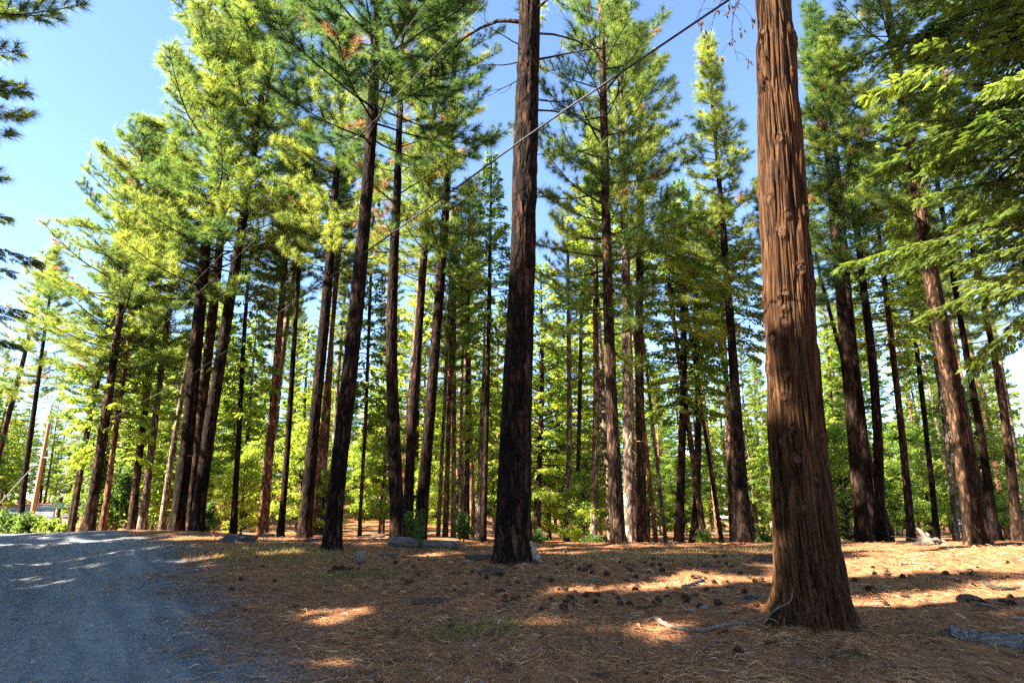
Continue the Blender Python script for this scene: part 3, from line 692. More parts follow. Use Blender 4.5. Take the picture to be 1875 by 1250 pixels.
T("rightmost trunk of the clustered dark trio, greyish and leaning right", 24.2,
  [(360, 968, 36), (368, 900, 30), (386, 770, 29), (408, 630, 26), (431, 490, 23), (450, 370, 18)], 24, 'pineA', 470, 1.35, nseg=40, furrow=.015)
T("straight brown pine right of the central dark trunk, many drooping branches", 19.0,
  [(1135, 1005, 42), (1131, 980, 34), (1127, 880, 29), (1120, 740, 26), (1115, 600, 23), (1110, 420, 20), (1106, 230, 16)], 22.5, 'pineB', 640, 1.0, 'bark_brown', nseg=70, furrow=.02, stubs=10)
T("thick paler trunk touching the drooping branched pine on its right", 23.0,
  [(1153, 998, 30), (1153, 900, 26), (1150, 740, 25), (1147, 560, 22), (1144, 430, 18)], 22, 'pineA', 500, .9, 'bark_grey', nseg=40, furrow=.016)
T("dark trunk second to the right of the drooping branched pine", 23.6,
  [(1177, 996, 32), (1174, 930, 24), (1172, 780, 21), (1170, 600, 19), (1172, 450, 16)], 21, 'farA', 470, .9, 'bark_brown', nseg=30)
T("slim conical pine with a pointed top clear against the sky, left of the cedar trunk", 21.5,
  [(1366, 1000, 40), (1361, 950, 30), (1352, 800, 24), (1341, 640, 20), (1330, 500, 16), (1319, 360, 12), (1310, 250, 8)], 18.6, 'slimA', 640, 1.3, nseg=40, furrow=.015)
T("pale mossy trunk half hidden behind the slim conical pine", 24.5,
  [(1346, 998, 16), (1346, 900, 14), (1343, 780, 13), (1339, 650, 11)], 14, 'firB', 640, .8, 'bark_grey')
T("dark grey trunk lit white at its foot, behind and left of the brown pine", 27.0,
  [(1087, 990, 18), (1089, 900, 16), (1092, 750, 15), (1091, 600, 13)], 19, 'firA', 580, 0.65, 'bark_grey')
T("pale sunlit trunk with bare snapped side twigs, right of the central pine", 30.0,
  [(1039, 1000, 15), (1041, 900, 13), (1043, 780, 12), (1042, 660, 10)], 17, 'sparse', 700, .8, 'bark_grey', stubs=16)
T("thin brown trunk just right of the pale sunlit one", 31.0, [(1056, 1000, 11), (1058, 880, 10), (1061, 760, 9)], 16, 'farB', 580, 0.58, 'bark_brown')
T("dark leafy trunk left of a twin, between brown pine and conical pine", 26.0,
  [(1243, 998, 24), (1245, 920, 19), (1250, 780, 17), (1252, 640, 15), (1250, 540, 12)], 15.5, 'firC', 760, 0.65, nseg=24)
T("dark curved trunk right of its twin, between brown pine and conical pine", 26.8,
  [(1268, 998, 20), (1276, 920, 16), (1279, 780, 14), (1276, 640, 12)], 14.5, 'firC', 740, 0.58, nseg=24)
T("leftmost of the three close dark trunks right of the cedar", 18.6,
  [(1584, 1002, 46), (1577, 940, 36), (1564, 800, 31), (1550, 660, 27), (1538, 520, 23)], 17.5, 'slimB', 560, 1.2, nseg=50, furrow=.018)
T("middle one of the three close dark trunks right of the cedar", 19.2,
  [(1602, 1002, 30), (1592, 920, 25), (1576, 760, 22), (1560, 620, 19), (1550, 500, 16)], 17, 'farB', 420, 0.86, nseg=40, furrow=.016)
T("rightmost of the three close dark trunks right of the cedar, curving left on top", 18.9,
  [(1617, 1000, 30), (1611, 920, 23), (1607, 790, 22), (1597, 650, 20), (1583, 540, 17), (1575, 470, 15)], 17, 'pineB', 500, .9, nseg=40, furrow=.016)
T("thick sunlit pine on the right with scaly plated bark, leaning left", 17.0,
  [(1797, 1012, 74), (1790, 985, 64), (1778, 900, 54), (1757, 770, 47), (1733, 650, 42), (1715, 560, 38), (1690, 420, 31), (1668, 280, 26)], 19.5, 'pineB', 420, 1.0, 'bark_brown', nseg=110, furrow=.032, dz=.035, stubs=6)
T("dark trunk close behind the thick sunlit pine on its right", 19.5,
  [(1822, 1005, 30), (1812, 900, 22), (1795, 790, 19), (1775, 680, 16), (1758, 580, 13)], 16, 'farA', 440, 0.72, nseg=30)
T("dark trunk near the right edge, sunlit along one side", 19.0,
  [(1866, 1006, 34), (1858, 920, 25), (1845, 800, 21), (1828, 690, 18), (1810, 600, 14)], 15, 'pineB', 620, .8, 'bark_brown', nseg=40, furrow=.016)
T("slender brown trunk between the dark trio and the stump on the right", 22.5, [(1670, 1002, 24), (1662, 900, 19), (1650, 780, 17), (1640, 690, 15)], 15, 'firC', 640, 0.65, 'bark_brown', nseg=24)
T("thin dark trunk behind the dead stump on the right", 25.0, [(1717, 1000, 18), (1708, 900, 14), (1697, 800, 12)], 14, 'firA', 700, 0.58)
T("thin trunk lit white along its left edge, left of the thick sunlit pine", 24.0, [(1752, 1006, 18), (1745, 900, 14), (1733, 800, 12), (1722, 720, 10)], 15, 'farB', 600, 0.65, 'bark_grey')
T("tan sunlit pine leaning right by the roadside bushes, tallest of that row", 25.5,
  [(158, 978, 40), (168, 930, 28), (180, 850, 25), (195, 750, 22), (207, 670, 19), (215, 610, 16)], 17.5, 'pineA', 690, 1.25, 'bark_brown', nseg=40, furrow=.015)
T("short orange barked pine right of the tan leaning roadside pine", 26.5,
  [(187, 976, 20), (195, 920, 16), (206, 830, 14), (216, 760, 12)], 12, 'firB', 820, 0.94, 'bark_red')
T("thin dark pine at the left end of the roadside row", 27.5, [(126, 976, 14), (138, 900, 11), (150, 830, 9), (160, 780, 8)], 13, 'farB', 790, 0.84, 'bark_brown')
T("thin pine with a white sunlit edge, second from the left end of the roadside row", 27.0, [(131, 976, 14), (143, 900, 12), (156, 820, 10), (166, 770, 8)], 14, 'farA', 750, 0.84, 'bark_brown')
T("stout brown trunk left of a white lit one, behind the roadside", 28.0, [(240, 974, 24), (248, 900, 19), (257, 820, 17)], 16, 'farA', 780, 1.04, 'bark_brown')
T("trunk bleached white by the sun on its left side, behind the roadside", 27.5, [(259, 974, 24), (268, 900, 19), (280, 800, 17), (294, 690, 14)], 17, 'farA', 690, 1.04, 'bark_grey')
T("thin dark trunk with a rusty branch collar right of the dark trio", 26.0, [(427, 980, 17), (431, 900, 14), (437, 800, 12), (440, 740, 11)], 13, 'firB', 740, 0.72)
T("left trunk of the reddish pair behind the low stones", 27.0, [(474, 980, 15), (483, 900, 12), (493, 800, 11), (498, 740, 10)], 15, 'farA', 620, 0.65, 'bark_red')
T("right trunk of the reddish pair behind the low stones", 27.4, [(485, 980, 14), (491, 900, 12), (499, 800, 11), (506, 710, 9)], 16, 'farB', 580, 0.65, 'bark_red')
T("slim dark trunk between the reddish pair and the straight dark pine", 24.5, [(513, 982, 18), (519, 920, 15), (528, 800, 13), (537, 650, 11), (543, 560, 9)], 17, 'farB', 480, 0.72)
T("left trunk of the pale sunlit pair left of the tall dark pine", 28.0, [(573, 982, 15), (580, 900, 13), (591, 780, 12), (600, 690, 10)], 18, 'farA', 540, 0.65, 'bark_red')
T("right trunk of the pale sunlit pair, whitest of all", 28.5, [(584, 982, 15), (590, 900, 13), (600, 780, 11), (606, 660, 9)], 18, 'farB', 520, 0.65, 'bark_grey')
T("reddish thin trunk seen between the tall dark pine and the log", 33.0, [(700, 978, 10), (704, 880, 9), (708, 800, 8)], 15, 'farB', 660, 0.58, 'bark_red')
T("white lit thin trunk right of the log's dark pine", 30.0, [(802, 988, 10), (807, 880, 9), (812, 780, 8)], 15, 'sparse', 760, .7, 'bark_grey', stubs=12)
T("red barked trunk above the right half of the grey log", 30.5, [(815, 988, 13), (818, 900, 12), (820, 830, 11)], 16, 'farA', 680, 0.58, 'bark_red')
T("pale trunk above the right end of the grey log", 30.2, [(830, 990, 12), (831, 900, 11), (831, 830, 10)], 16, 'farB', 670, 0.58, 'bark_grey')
T("brown trunk with a white twin stem left of the central pine", 29.0, [(853, 994, 14), (855, 900, 12), (857, 780, 11), (857, 700, 10)], 17, 'farA', 580, 0.58, 'bark_brown')
T("broad pale stump like trunk left of the central pine", 28.0, [(876, 996, 22), (878, 940, 17), (880, 880, 15)], 10, 'firB', 820, 0.58, 'bark_grey')
T("dark slim trunk crossing the pale one left of the central pine", 25.0, [(885, 998, 14), (888, 880, 11), (892, 740, 10), (894, 640, 9)], 16, 'firA', 640, 0.58)
T("slim trunk with spreading lit crown right of the tall dark pine", 27.0, [(658, 985, 10), (662, 900, 8), (670, 760, 8), (674, 640, 7)], 15, 'firA', 760, 0.58, 'bark_brown')
for nm, px, Y, w, H, k, b in (("thin trunk in the gap right of the brown pine, orange at its foot", 1202, 28, 11, 15, 'farA', 'bark_red'), ("very thin pale trunk in the gap left of the dark twin trunks", 1220, 30, 9, 14, 'farB', 'bark_grey'),
    ("orange brown trunk right of the dark twin trunks", 1291, 26, 15, 14, 'farA', 'bark_brown'), ("thin straight trunk midway between dark twin trunks and conical pine", 1323, 27, 11, 15, 'farB', 'bark_brown'),
    ("thin trunk just left of the cedar's foot", 1383, 28, 13, 16, 'farA', 'bark_brown'), ("slender trunk right of the cedar's middle, left of the close dark trio", 1530, 25, 13, 15, 'farB', 'bark_dark'),
    ("thin trunk in the bright gap right of the close dark trio", 1637, 27, 13, 14, 'farA', 'bark_brown'), ("thin dark trunk at the far right behind the edge tree", 1838, 26, 14, 15, 'farB', 'bark_dark')):
    lean = (937-px)*.165/420
    T(nm, Y, [(px, 1000, w), (px+lean*150, 850, w*.85), (px+lean*420, 580, w*.65)], H, k, 560, .62, b)
# far left pair with lacy tops beyond the road
T("far leaning pine at the left edge beyond the road, nearer of two with lacy crowns", 44.0, [(-18, 900, 17), (5, 800, 15), (32, 700, 13), (52, 620, 10)], 19.5, 'sparse', 740, 1.3, 'bark_brown')
T("far leaning pine above the guy wire, its lacy crown against the sky", 42.0, [(40, 925, 16), (48, 850, 14), (64, 740, 12), (76, 650, 9)], 19.0, 'farB', 720, 1.5, 'bark_dark')

# --- the forest behind: tall pines, firs and leafy saplings copied from a few models
def far_proto(kind, H, crown, zb, bark, r0, rs, label, cat, group, lean=0.):
    root = empty(kind, (0, 0, 0)); tag(root, label, cat, group)
    zs = np.arange(-.4, H, .35); C = np.column_stack([.25*np.sin(zs*.21+H), .2*np.cos(zs*.17+H)-.2, zs]); C[:, :2] -= C[1, :2]
    rd = r0*(1-(np.clip(zs, 0, H)/H))**.8+.02
    g = trunk_geo(C, rd, int(H*7), 14, .012, r0*.25)
    rng = np.random.default_rng(int(H*10))
    for k in range(10):
        z = rng.uniform(2, max(3, zb)); p = np.array([np.interp(z, C[:, 2], C[:, q]) for q in range(3)])
        P = branch_pts(p, rng.uniform(0, 6.28), R(rng.normal(-8, 15)), rng.uniform(.3, 1.3), 4, R(rng.normal(0, 25)), rng, .2)
        g.tube(P, np.linspace(.02, .005, len(P)), 4, 0, .5, cap=False)
    g.build("trunk", M[bark], root, smooth=True)
    crown_on(root, crown, zb, H, rs, None, C, 0); return root
def copy_thing(src, loc, rz, sc, label=None, group=None):
    r = src.copy(); COL.objects.link(r); r.location = loc; r.rotation_euler = (0, 0, rz); r.scale = (sc,)*3
    if label: r['label'] = label
    if group: r['group'] = group
    for c in src.children:
        d = c.copy(); COL.objects.link(d); d.parent = r
    return r
GL = {'tall': ("tall slim pine with a bare lower trunk deep in the background stand", "tall pines deep in the background"),
      'fir': ("green conifer branched to the ground in the background stand", "bushy conifers in the background"),
      'leaf': ("light green leafy sapling in the background undergrowth", "leafy saplings in the undergrowth"),
      'hill': ("small far pine on the rising slope left of the centre", "pines on the far slope"),
      'roadside': ("dense tall tree on the far side of the road, casting the foreground shade", "shade trees beyond the left edge")}
PT = [far_proto("pine_tree", H, k, zb, b, r0, rs, GL['tall'][0], "pine tree", GL['tall'][1]) for H, k, zb, b, r0, rs in
      ((21, 'farA', 12, 'bark_red', .22, .75), (19, 'farB', 11, 'bark_brown', .20, .8), (23, 'farA', 14, 'bark_grey', .24, .8), (17, 'farB', 8, 'bark_red', .16, .8), (16, 'farB', 9.5, 'bark_grey', .10, .55), (15, 'farA', 9, 'bark_red', .11, .5), (17.5, 'farB', 10, 'bark_grey', .13, .6))]
PF = [far_proto("conifer", H, k, zb, b, r0, rs, GL['fir'][0], "conifer", GL['fir'][1]) for H, k, zb, b, r0, rs in
      ((13, 'firA', 1.6, 'bark_brown', .15, 1.0), (10, 'firB', .9, 'bark_grey', .13, 1.0), (15, 'firC', 2.4, 'bark_brown', .17, 1.0))]
PL = [far_proto("sapling", H, k, zb, b, r0, rs, GL['leaf'][0], "sapling", GL['leaf'][1]) for H, k, zb, b, r0, rs in
      ((6.5, 'leafA', .5, 'bark_grey', .07, 1.0), (9, 'leafB', 1.0, 'bark_grey', .09, 1.0), (10.5, 'leafC', 1.5, 'bark_grey', .10, 1.0))]
used = {}
def put(protos, key, x, y, sc, rng):
    k = int(rng.integers(len(protos))); p = protos[k]; loc = (x, y, gz(x, y)-.02)
    if (key, k) not in used:
        used[(key, k)] = p; p.location = loc; p.rotation_euler = (0, 0, rng.uniform(0, 6.28)); p.scale = (sc,)*3; return p
    return copy_thing(p, loc, rng.uniform(0, 6.28), sc)
rb = np.random.default_rng(77)
def scatter(protos, key, n, y0, y1, px0, px1, s0, s1, mind, placed=[]):
    k = tries = 0
    while k < n and tries < n*30:
        tries += 1
        y = rb.uniform(y0**.5, y1**.5)**2; px = rb.uniform(px0, px1); x = (px-937.5)/FPX*y*1.03
        if abs(float(road_dist(np.array([x]), np.array([y]))[0])) < 5.2: continue
        if any((x-a)**2+(y-b)**2 < (mind*.5+.5*m)**2 for a, b, m in placed): continue
        placed.append((x, y, mind)); put(protos, key, x, y, rb.uniform(s0, s1), rb); k += 1
scatter(PT, 'tall', 82, 31, 90, 185, 1950, .85, 1.15, 2.6)
scatter(PF, 'fir', 62, 36, 100, 250, 1950, .7, 1.2, 2.2)
scatter(PL, 'leaf', 30, 27, 64, 230, 1950, .4, .9, 2.0)
scatter(PF, 'fir', 12, 31, 50, 275, 370, .7, 1.1, 2.0)
scatter(PT, 'tall', 14, 50, 110, -80, 260, .8, 1.1, 2.6)
scatter(PF, 'fir', 26, 46, 110, -80, 300, .6, 1.0, 2.4)
scatter(PL, 'leaf', 14, 52, 105, 330, 1950, 1.0, 1.5, 3.0)
scatter(PF, 'fir', 62, 55, 120, 330, 1950, 1.0, 1.6, 2.8)
scatter(PF, 'fir', 22, 50, 85, -110, 175, .7, 1.25, 2.0)
scatter(PL, 'leaf', 12, 52, 70, -80, 200, .6, .9, 2.0)
scatter(PF, 'fir', 18, 70, 130, -80, 330, .7, 1.1, 2.4)
# --- tall trees on the other side of the road: their branches enter at the left edge and their shade covers the foreground
def shade_tree(x, y, H, crown, zb, r0, rs, label, name, cat, rz=0., group=None):
    root = empty(name, (x, y, gz(x, y))); tag(root, label, cat, group)
    zs = np.arange(-.4, H, .3); C = np.column_stack([.1*np.sin(zs*.3+x), .1*np.cos(zs*.25+y), zs]); C[:, :2] -= C[1, :2]
    g = trunk_geo(C, r0*(1-(np.clip(zs, 0, H)/H))**.8+.02, int(abs(x*y)), 20, .015, r0*.3); g.build("trunk", M['bark_dark'], root, smooth=True)
    crown_on(root, crown, zb, H, rs, None, C, rz); return root
LS = GL['roadside']
shade_tree(-13.2, 11.6, 19, 'pineC', 8.5, .35, 1.15, "dark long needled pine reaching in at the top left corner", "pine_tree", "pine tree", 2.0)
shade_tree(-17.0, 14.2, 16, 'cedarA', 3.0, .35, 1.42, "black shaded evergreen reaching in at the left edge below the corner pine", "cedar_tree", "cedar tree", .6)
SX, SY = -sun_dir.x/math.hypot(sun_dir.x, sun_dir.y), -sun_dir.y/math.hypot(sun_dir.x, sun_dir.y)
for i, (q, p, H, k, zb, rs) in enumerate(((5.0, 11, 21, 'firD', 2.5, 1.0), (4.8, 16.5, 25, 'firD', 5, 1.05), (5.0, 22.5, 28, 'firD', 7, 1.1), (12.0, 11.6, 17, 'firD', 3, .98), (11.8, 17, 23, 'firD', 4, 1.05), (12.1, 23, 27, 'firD', 6, 1.05),
      (8.6, 14.5, 22, 'firD', 3, .42), (8.7, 19, 24, 'firD', 4, .42), (8.3, 24, 27, 'firD', 5, .42), (15.0, 19, 23, 'firD', 5, .42), (-2.0, 11.5, 22, 'firD', 3, 1.05), (-2.0, 17.5, 25, 'firD', 5, 1.05), (16.9, 15.5, 19, 'firD', 4, .45), (16.9, 20.5, 22, 'firC', 5, .5), (20.6, 20, 22, 'firD', 4, .75), (21.0, 25.5, 25, 'firD', 5, .8), (25.2, 21.5, 19, 'firD', 2.5, .8))):
    x, y = -SX*p-SY*(-1)*0-(.309*q), -SY*p+.951*q
    shade_tree(x, y, H, k, zb, .33, rs, LS[0], "shade_tree", "tree", i*1.3, LS[1])
# dense cedar at the right edge whose sprays hang into the view
shade_tree(10.6, 10.8, 16, 'cedarA', 5.0, .36, 1.12, "dense dark cedar at the right edge with drooping sprays hanging into view", "cedar_tree", "cedar tree", .4)
shade_tree(10.4, 8.7, 17, 'cedarB', 7.0, .36, 1.15, "dark cedar whose boughs hang in at the top right corner", "cedar_tree", "cedar tree", 2.7)
shade_tree(12.2, 13.4, 17, 'cedarB', 5.5, .36, 1.05, "second green cedar behind the right edge cedar", "cedar_tree", "cedar tree", 1.9)

# ------------------------------------------------------------------ on the ground
def litter_mat():
    m, t, p = mat("fallen needle strands", .8, .15); a = N(t, "ShaderNodeAttribute", attribute_name="tint")
    t.links.new(ramp(t, a.outputs["Fac"], [(0, (0.121, 0.047, 0.020)), (.4, (0.365, 0.150, 0.060)), (.75, (0.607, 0.301, 0.132)), (1, (0.923, 0.581, 0.323))]), p.inputs["Base Color"]); return m
M['litter'] = litter_mat()
def strands(name, n, rmin, rmax, lmin, lmax, w, lift, m, seed, keep_road=.06):
    rng = np.random.default_rng(seed)
    r = rmin*(rmax/rmin)**rng.power(1.15, n); a = np.radians(rng.uniform(-46, 46, n)); x, y = r*np.sin(a), r*np.cos(a)
    rd = road_dist(x, y); f = road_fac(rd, x, y); clump = vnoise(x*1.4, y*1.4, seed=31)
    k = (rng.random(n) < np.clip(1.15-1.25*f, keep_road, 1))*(rng.random(n) < .35+.9*clump); x, y, rd, clump, r = x[k], y[k], rd[k], clump[k], r[k]; n = len(x)
    z = height(x, y, rd)+.012*(np.abs(rd) < 4)+.02*(np.abs(rd) < 3.2)+rng.uniform(0, lift, n)*(.4+clump)
    flow = 6.28*vnoise(x*.7, y*.7, seed=32)+rng.normal(0, .9, n); L = rng.uniform(lmin, lmax, n)
    d = np.stack([np.cos(flow), np.sin(flow), rng.normal(.02, .16, n)], -1); s = np.stack([-np.sin(flow), np.cos(flow), rng.normal(0, .5, n)], -1)
    ww = w*(.7+.05*r)*rng.uniform(.6, 1.3, n)
    P = np.stack([x, y, z], -1); b = rng.normal(0, .14, n)*L
    mid = P+d*(L*.5)[:, None]+s*b[:, None]; end = P+d*L[:, None]; end[:, 2] -= .3*L*np.abs(d[:, 2])
    h = s*(ww*.5)[:, None]
    V = np.stack([P-h, P+h, mid+h, mid-h, end], 1).reshape(-1, 3); i0 = np.arange(n)[:, None]*5
    F = np.concatenate([i0+np.array([[0, 1, 2]]), i0+np.array([[0, 2, 3]]), i0+np.array([[3, 2, 4]])])
    tn = np.clip(rng.normal(.45, .25, n)+.25*(clump-.5), 0, 1)
    g = Geo(); g.add(V, F, 0, np.tile(tn, 3)); return g.build(name, m)
lt = strands("needle_litter", 330000, 2.6, 24, .10, .20, .0032, .022, M['litter'], 41)
tag(lt, "loose orange brown pine needles covering the forest floor", "needle litter", kind='stuff')
lt2 = strands("twig_litter", 6000, 3, 22, .08, .35, .011, .015, M['darkwood'], 43, .03)
tag(lt2, "dark twig and bark crumbs strewn over the needles", "twig litter", kind='stuff')

def pebbles(name, n, m, seed):
    rng = np.random.default_rng(seed); k = n*3; r = 2.4*(24/2.4)**rng.power(1.1, k); a = np.radians(rng.uniform(-48, 20, k)); x, y = r*np.sin(a), r*np.cos(a); rd = road_dist(x, y)
    keep = rng.random(k) < road_fac(rd, x, y)*.9+.02; x, y, rd, r = x[keep][:n], y[keep][:n], rd[keep][:n], r[keep][:n]; n = len(x)
    z = height(x, y, rd)+.03*np.clip(1-(np.abs(rd)/3.7)**6, 0, 1)+.002; s = rng.uniform(.004, .013, n)*(1+.03*r)*(1+1.2*(rng.random(n) < .04))
    O = np.array([(1, 0, 0), (0, 1, 0), (-1, 0, 0), (0, -1, 0), (0, 0, .7), (.75, .7, .1)]); F = np.array([(0, 5, 4), (5, 1, 4), (1, 2, 4), (2, 3, 4), (3, 0, 4)])
    V = np.stack([x, y, z], -1)[:, None]+O[None]*s[:, None, None]*rng.uniform(.6, 1.3, (n, 6, 3)); g = Geo(); g.add(V.reshape(-1, 3), (np.arange(n)[:, None, None]*6+F[None]).reshape(-1, 3))
    return g.build(name, m)
tag(pebbles("gravel", 13000, M['pebble'], 47), "loose small grey stones on the gravel road", "gravel", kind='stuff')

def grass_obj(name, label, spots, m, seed):
    rng = np.random.default_rng(seed); g = Geo()
    for px, py, sx, sy, n, hgt, tn in spots:
        c = gpt(px, py); x = c[0]+rng.normal(0, sx, n); y = c[1]+rng.normal(0, sy, n); z = height(x, y)-.01
        P = np.stack([x, y, z], -1); L = hgt*rng.uniform(.4, 1.2, n); az = rng.uniform(0, 6.28, n)
        lean = rng.uniform(.15, 1.0, n); d = np.stack([np.cos(az)*lean, np.sin(az)*lean, np.ones(n)], -1); d = unit(d)
        s = np.stack([-np.sin(az), np.cos(az), 0*az], -1)*.0055
        mid = P+d*(L*.55)[:, None]; tip = P+d*L[:, None]; tip[:, :2] += d[:, :2]*(L*.35)[:, None]; tip[:, 2] -= L*.12
        V = np.stack([P-s, P+s, mid+s*.8, mid-s*.8, tip], 1).reshape(-1, 3); i0 = np.arange(n)[:, None]*5
        F = np.concatenate([i0+np.array([[0, 1, 2]]), i0+np.array([[0, 2, 3]]), i0+np.array([[3, 2, 4]])])
        g.add(V, F, 0, np.tile(np.clip(rng.normal(tn, .22, n), 0, 1), 3))
    return tag(g.build(name, m), label, "grass", kind='stuff')
grass_obj("grass", "thin green and straw coloured grass growing through the needles",
   [(520, 1010, .9, .7, 2600, .12, .45), (480, 1015, .6, .6, 900, .10, .5), (640, 1052, .45, .35, 1100, .07, .2), (690, 1048, .3, .25, 500, .06, .3), (860, 1152, .38, .14, 900, .06, .25), (905, 1143, .3, .16, 600, .06, .55), (840, 1165, .3, .12, 500, .05, .35),
    (1100, 1022, 1.2, .7, 1000, .10, .7), (1180, 1018, 1.0, .7, 800, .10, .75), (1250, 1010, .9, .6, 400, .10, .5), (1330, 1012, .9, .6, 400, .10, .5), (700, 1000, 1.2, .5, 300, .08, .7), (800, 1008, 1.2, .5, 300, .08, .75),
    (1690, 1080, .3, .3, 160, .07, .3), (1660, 1162, .2, .1, 160, .06, .2), (1565, 1205, .15, .07, 140, .06, .25), (1460, 1147, .2, .1, 160, .05, .3), (445, 990, .5, .3, 350, .22, .9), (1580, 1150, .1, .06, 90, .05, .2), (1470, 1005, 1, .6, 700, .12, .5)], M['grass'], 51)

# pine cones: one model with overlapping scales, then copies
def cone_mesh():
    g = Geo(); nr, ns = 9, 12; V = []
    for i in range(nr):
        t = i/(nr-1); r = .034*math.sin(math.pi*(.12+.80*t))**.8; zz = .10*(t-.5)
        for j in range(ns):
            a = 6.283*(j+.5*(i % 2))/ns; q = r*(1.45 if j % 2 else .60); V.append((math.cos(a)*q, math.sin(a)*q, zz+(.010 if j % 2 else -.006)))
    g.quads(V, [(i*ns+j, i*ns+(j+1) % ns, (i+1)*ns+(j+1) % ns, (i+1)*ns+j) for i in range(nr-1) for j in range(ns)])
    V = np.array(V); g.add(np.vstack([V[:ns], [[0, 0, -.052]]]), [(j, (j+1) % ns, ns) for j in range(ns)]); g.add(np.vstack([V[-ns:], [[0, 0, .055]]]), [(j, (j+1) % ns, ns) for j in range(ns)])
    return g.build("pine_cone", M['cone'])
cone0 = cone_mesh(); tag(cone0, "small dark pine cone lying on the needle litter", "pine cone", "pine cones scattered on the litter")
rc = np.random.default_rng(61); nc = 0
for region, n in (((905, 1045, 1400, 1120), 84), ((1560, 1030, 1860, 1110), 34), ((600, 1010, 900, 1060), 26), ((400, 1030, 900, 1180), 12), ((900, 1015, 1380, 1050), 26), ((1250, 1160, 1420, 1200), 3)):
    for k in range(n):
        c = gpt(rc.uniform(region[0], region[2]), rc.uniform(region[1], region[3])); o = cone0 if nc == 0 else cone0.copy()
        if nc: COL.objects.link(o)
        s = rc.uniform(.55, 1.2); o.location = (c[0], c[1], c[2]+rc.uniform(.004, .024)*s); o.rotation_euler = (R(rc.uniform(60, 110)), 0, rc.uniform(0, 6.28)); o.scale = (s, s, s*rc.uniform(.8, 1.1)); nc += 1

# sticks and branches traced on the ground
def path3(pts, lift=.015):
    out = []; Y = None
    for p in pts:
        if len(p) == 3: out.append(at(p[0], p[1], (out[-1][1] if out else gpt(p[0], p[1])[1])+p[2]))       # raised above the ground
        else: c = gpt(p[0], p[1]); c[2] += lift; out.append(c)
    return np.array(out)
def smooth_path(P, n=6): return catmull(P, n)
def stick(name, label, cat, pts, r0, r1, m, sides=(), lift=.015, seed=0):
    rng = np.random.default_rng(seed+len(label)); g = Geo(); P = smooth_path(path3(pts, lift))
    P += rng.normal(0, r0*.12, P.shape); g.tube(P, np.linspace(r0, r1, len(P))*(1+.12*rng.normal(0, 1, len(P))), 8, 0)
    for sp, a, b in sides:
        Q = smooth_path(path3(sp, lift)); g.tube(Q, np.linspace(a, b, len(Q)), 6, 0)
    return tag(g.build(name, M[m], smooth=True), label, cat)
stick("branch", "forked bleached white dead branch lying by the cedar's foot, one arm raised", "branch", [(1200, 1136), (1228, 1150), (1262, 1156), (1292, 1157), (1318, 1150), (1350, 1145), (1378, 1146)], .030, .016, 'deadwood',
      [([(1374, 1146), (1400, 1130, -.28), (1425, 1112, -.32), (1447, 1100, -.06), (1451, 1078, 0)], .015, .004), ([(1378, 1146), (1405, 1152), (1423, 1147), (1424, 1138, -.25), (1410, 1132, -.05), (1400, 1130, 0)], .010, .004), ([(1350, 1144), (1362, 1132, 0), (1376, 1118, 0)], .008, .003)], .025)
stick("twig", "thin curved grey twig on the litter left of the white branch", "twig", [(1108, 1126), (1135, 1124), (1153, 1127), (1168, 1135)], .012, .005, 'deadwood')
stick("twig", "pale wavy twig in front of the white branch", "twig", [(1202, 1170), (1224, 1178), (1230, 1186), (1250, 1192), (1268, 1197), (1290, 1196)], .010, .005, 'deadwood')
stick("twig", "short straight twig with a pale cut end, upper left of the white branch", "twig", [(1178, 1115), (1205, 1109)], .012, .010, 'darkwood')
stick("twig", "black bent twig sticking up near the bottom centre right", "twig", [(1346, 1187, 0), (1348, 1202), (1356, 1212), (1370, 1214)], .010, .005, 'darkwood')
stick("twig", "slim dark stick low in the foreground left of the black bent twig", "twig", [(1240, 1224), (1270, 1240)], .007, .004, 'darkwood')
stick("twig", "hooked thin twig in front of the cedar's foot", "twig", [(1455, 1178), (1472, 1181), (1486, 1177), (1489, 1168)], .008, .003, 'deadwood')
stick("stick", "lichen covered stick with a pale end on the litter left of the cedar", "stick", [(1250, 1077), (1270, 1071), (1287, 1064)], .030, .034, 'stone')
stick("branch", "dark dead branch angled up out of the litter at the right", "branch", [(1774, 1044, 0), (1790, 1058, 0), (1812, 1074), (1832, 1081), (1870, 1079)], .050, .018, 'darkwood', [], .03)
stick("stick", "grey stick lying on the litter beyond the cedar's right side", "stick", [(1648, 1034), (1668, 1033), (1690, 1034)], .030, .012, 'deadwood')
stick("stick", "short pale stick lying right of the sunlit patch", "stick", [(1793, 1107), (1808, 1110), (1822, 1114)], .022, .012, 'deadwood')
stick("stick", "thin grey stick on the litter left of the lichen covered stick", "stick", [(1062, 1063), (1085, 1063), (1104, 1066)], .012, .008, 'deadwood')
lg = stick("log", "half buried weathered grey log at the lower right edge", "log", [(1742, 1165), (1775, 1172), (1815, 1178), (1870, 1186), (1930, 1194)], .070, .095, 'log', [([(1795, 1172), (1797, 1166, 0)], .02, .01), ([(1823, 1174), (1824, 1167, 0)], .022, .01), ([(1850, 1178), (1850, 1170, 0)], .02, .01)], .035)
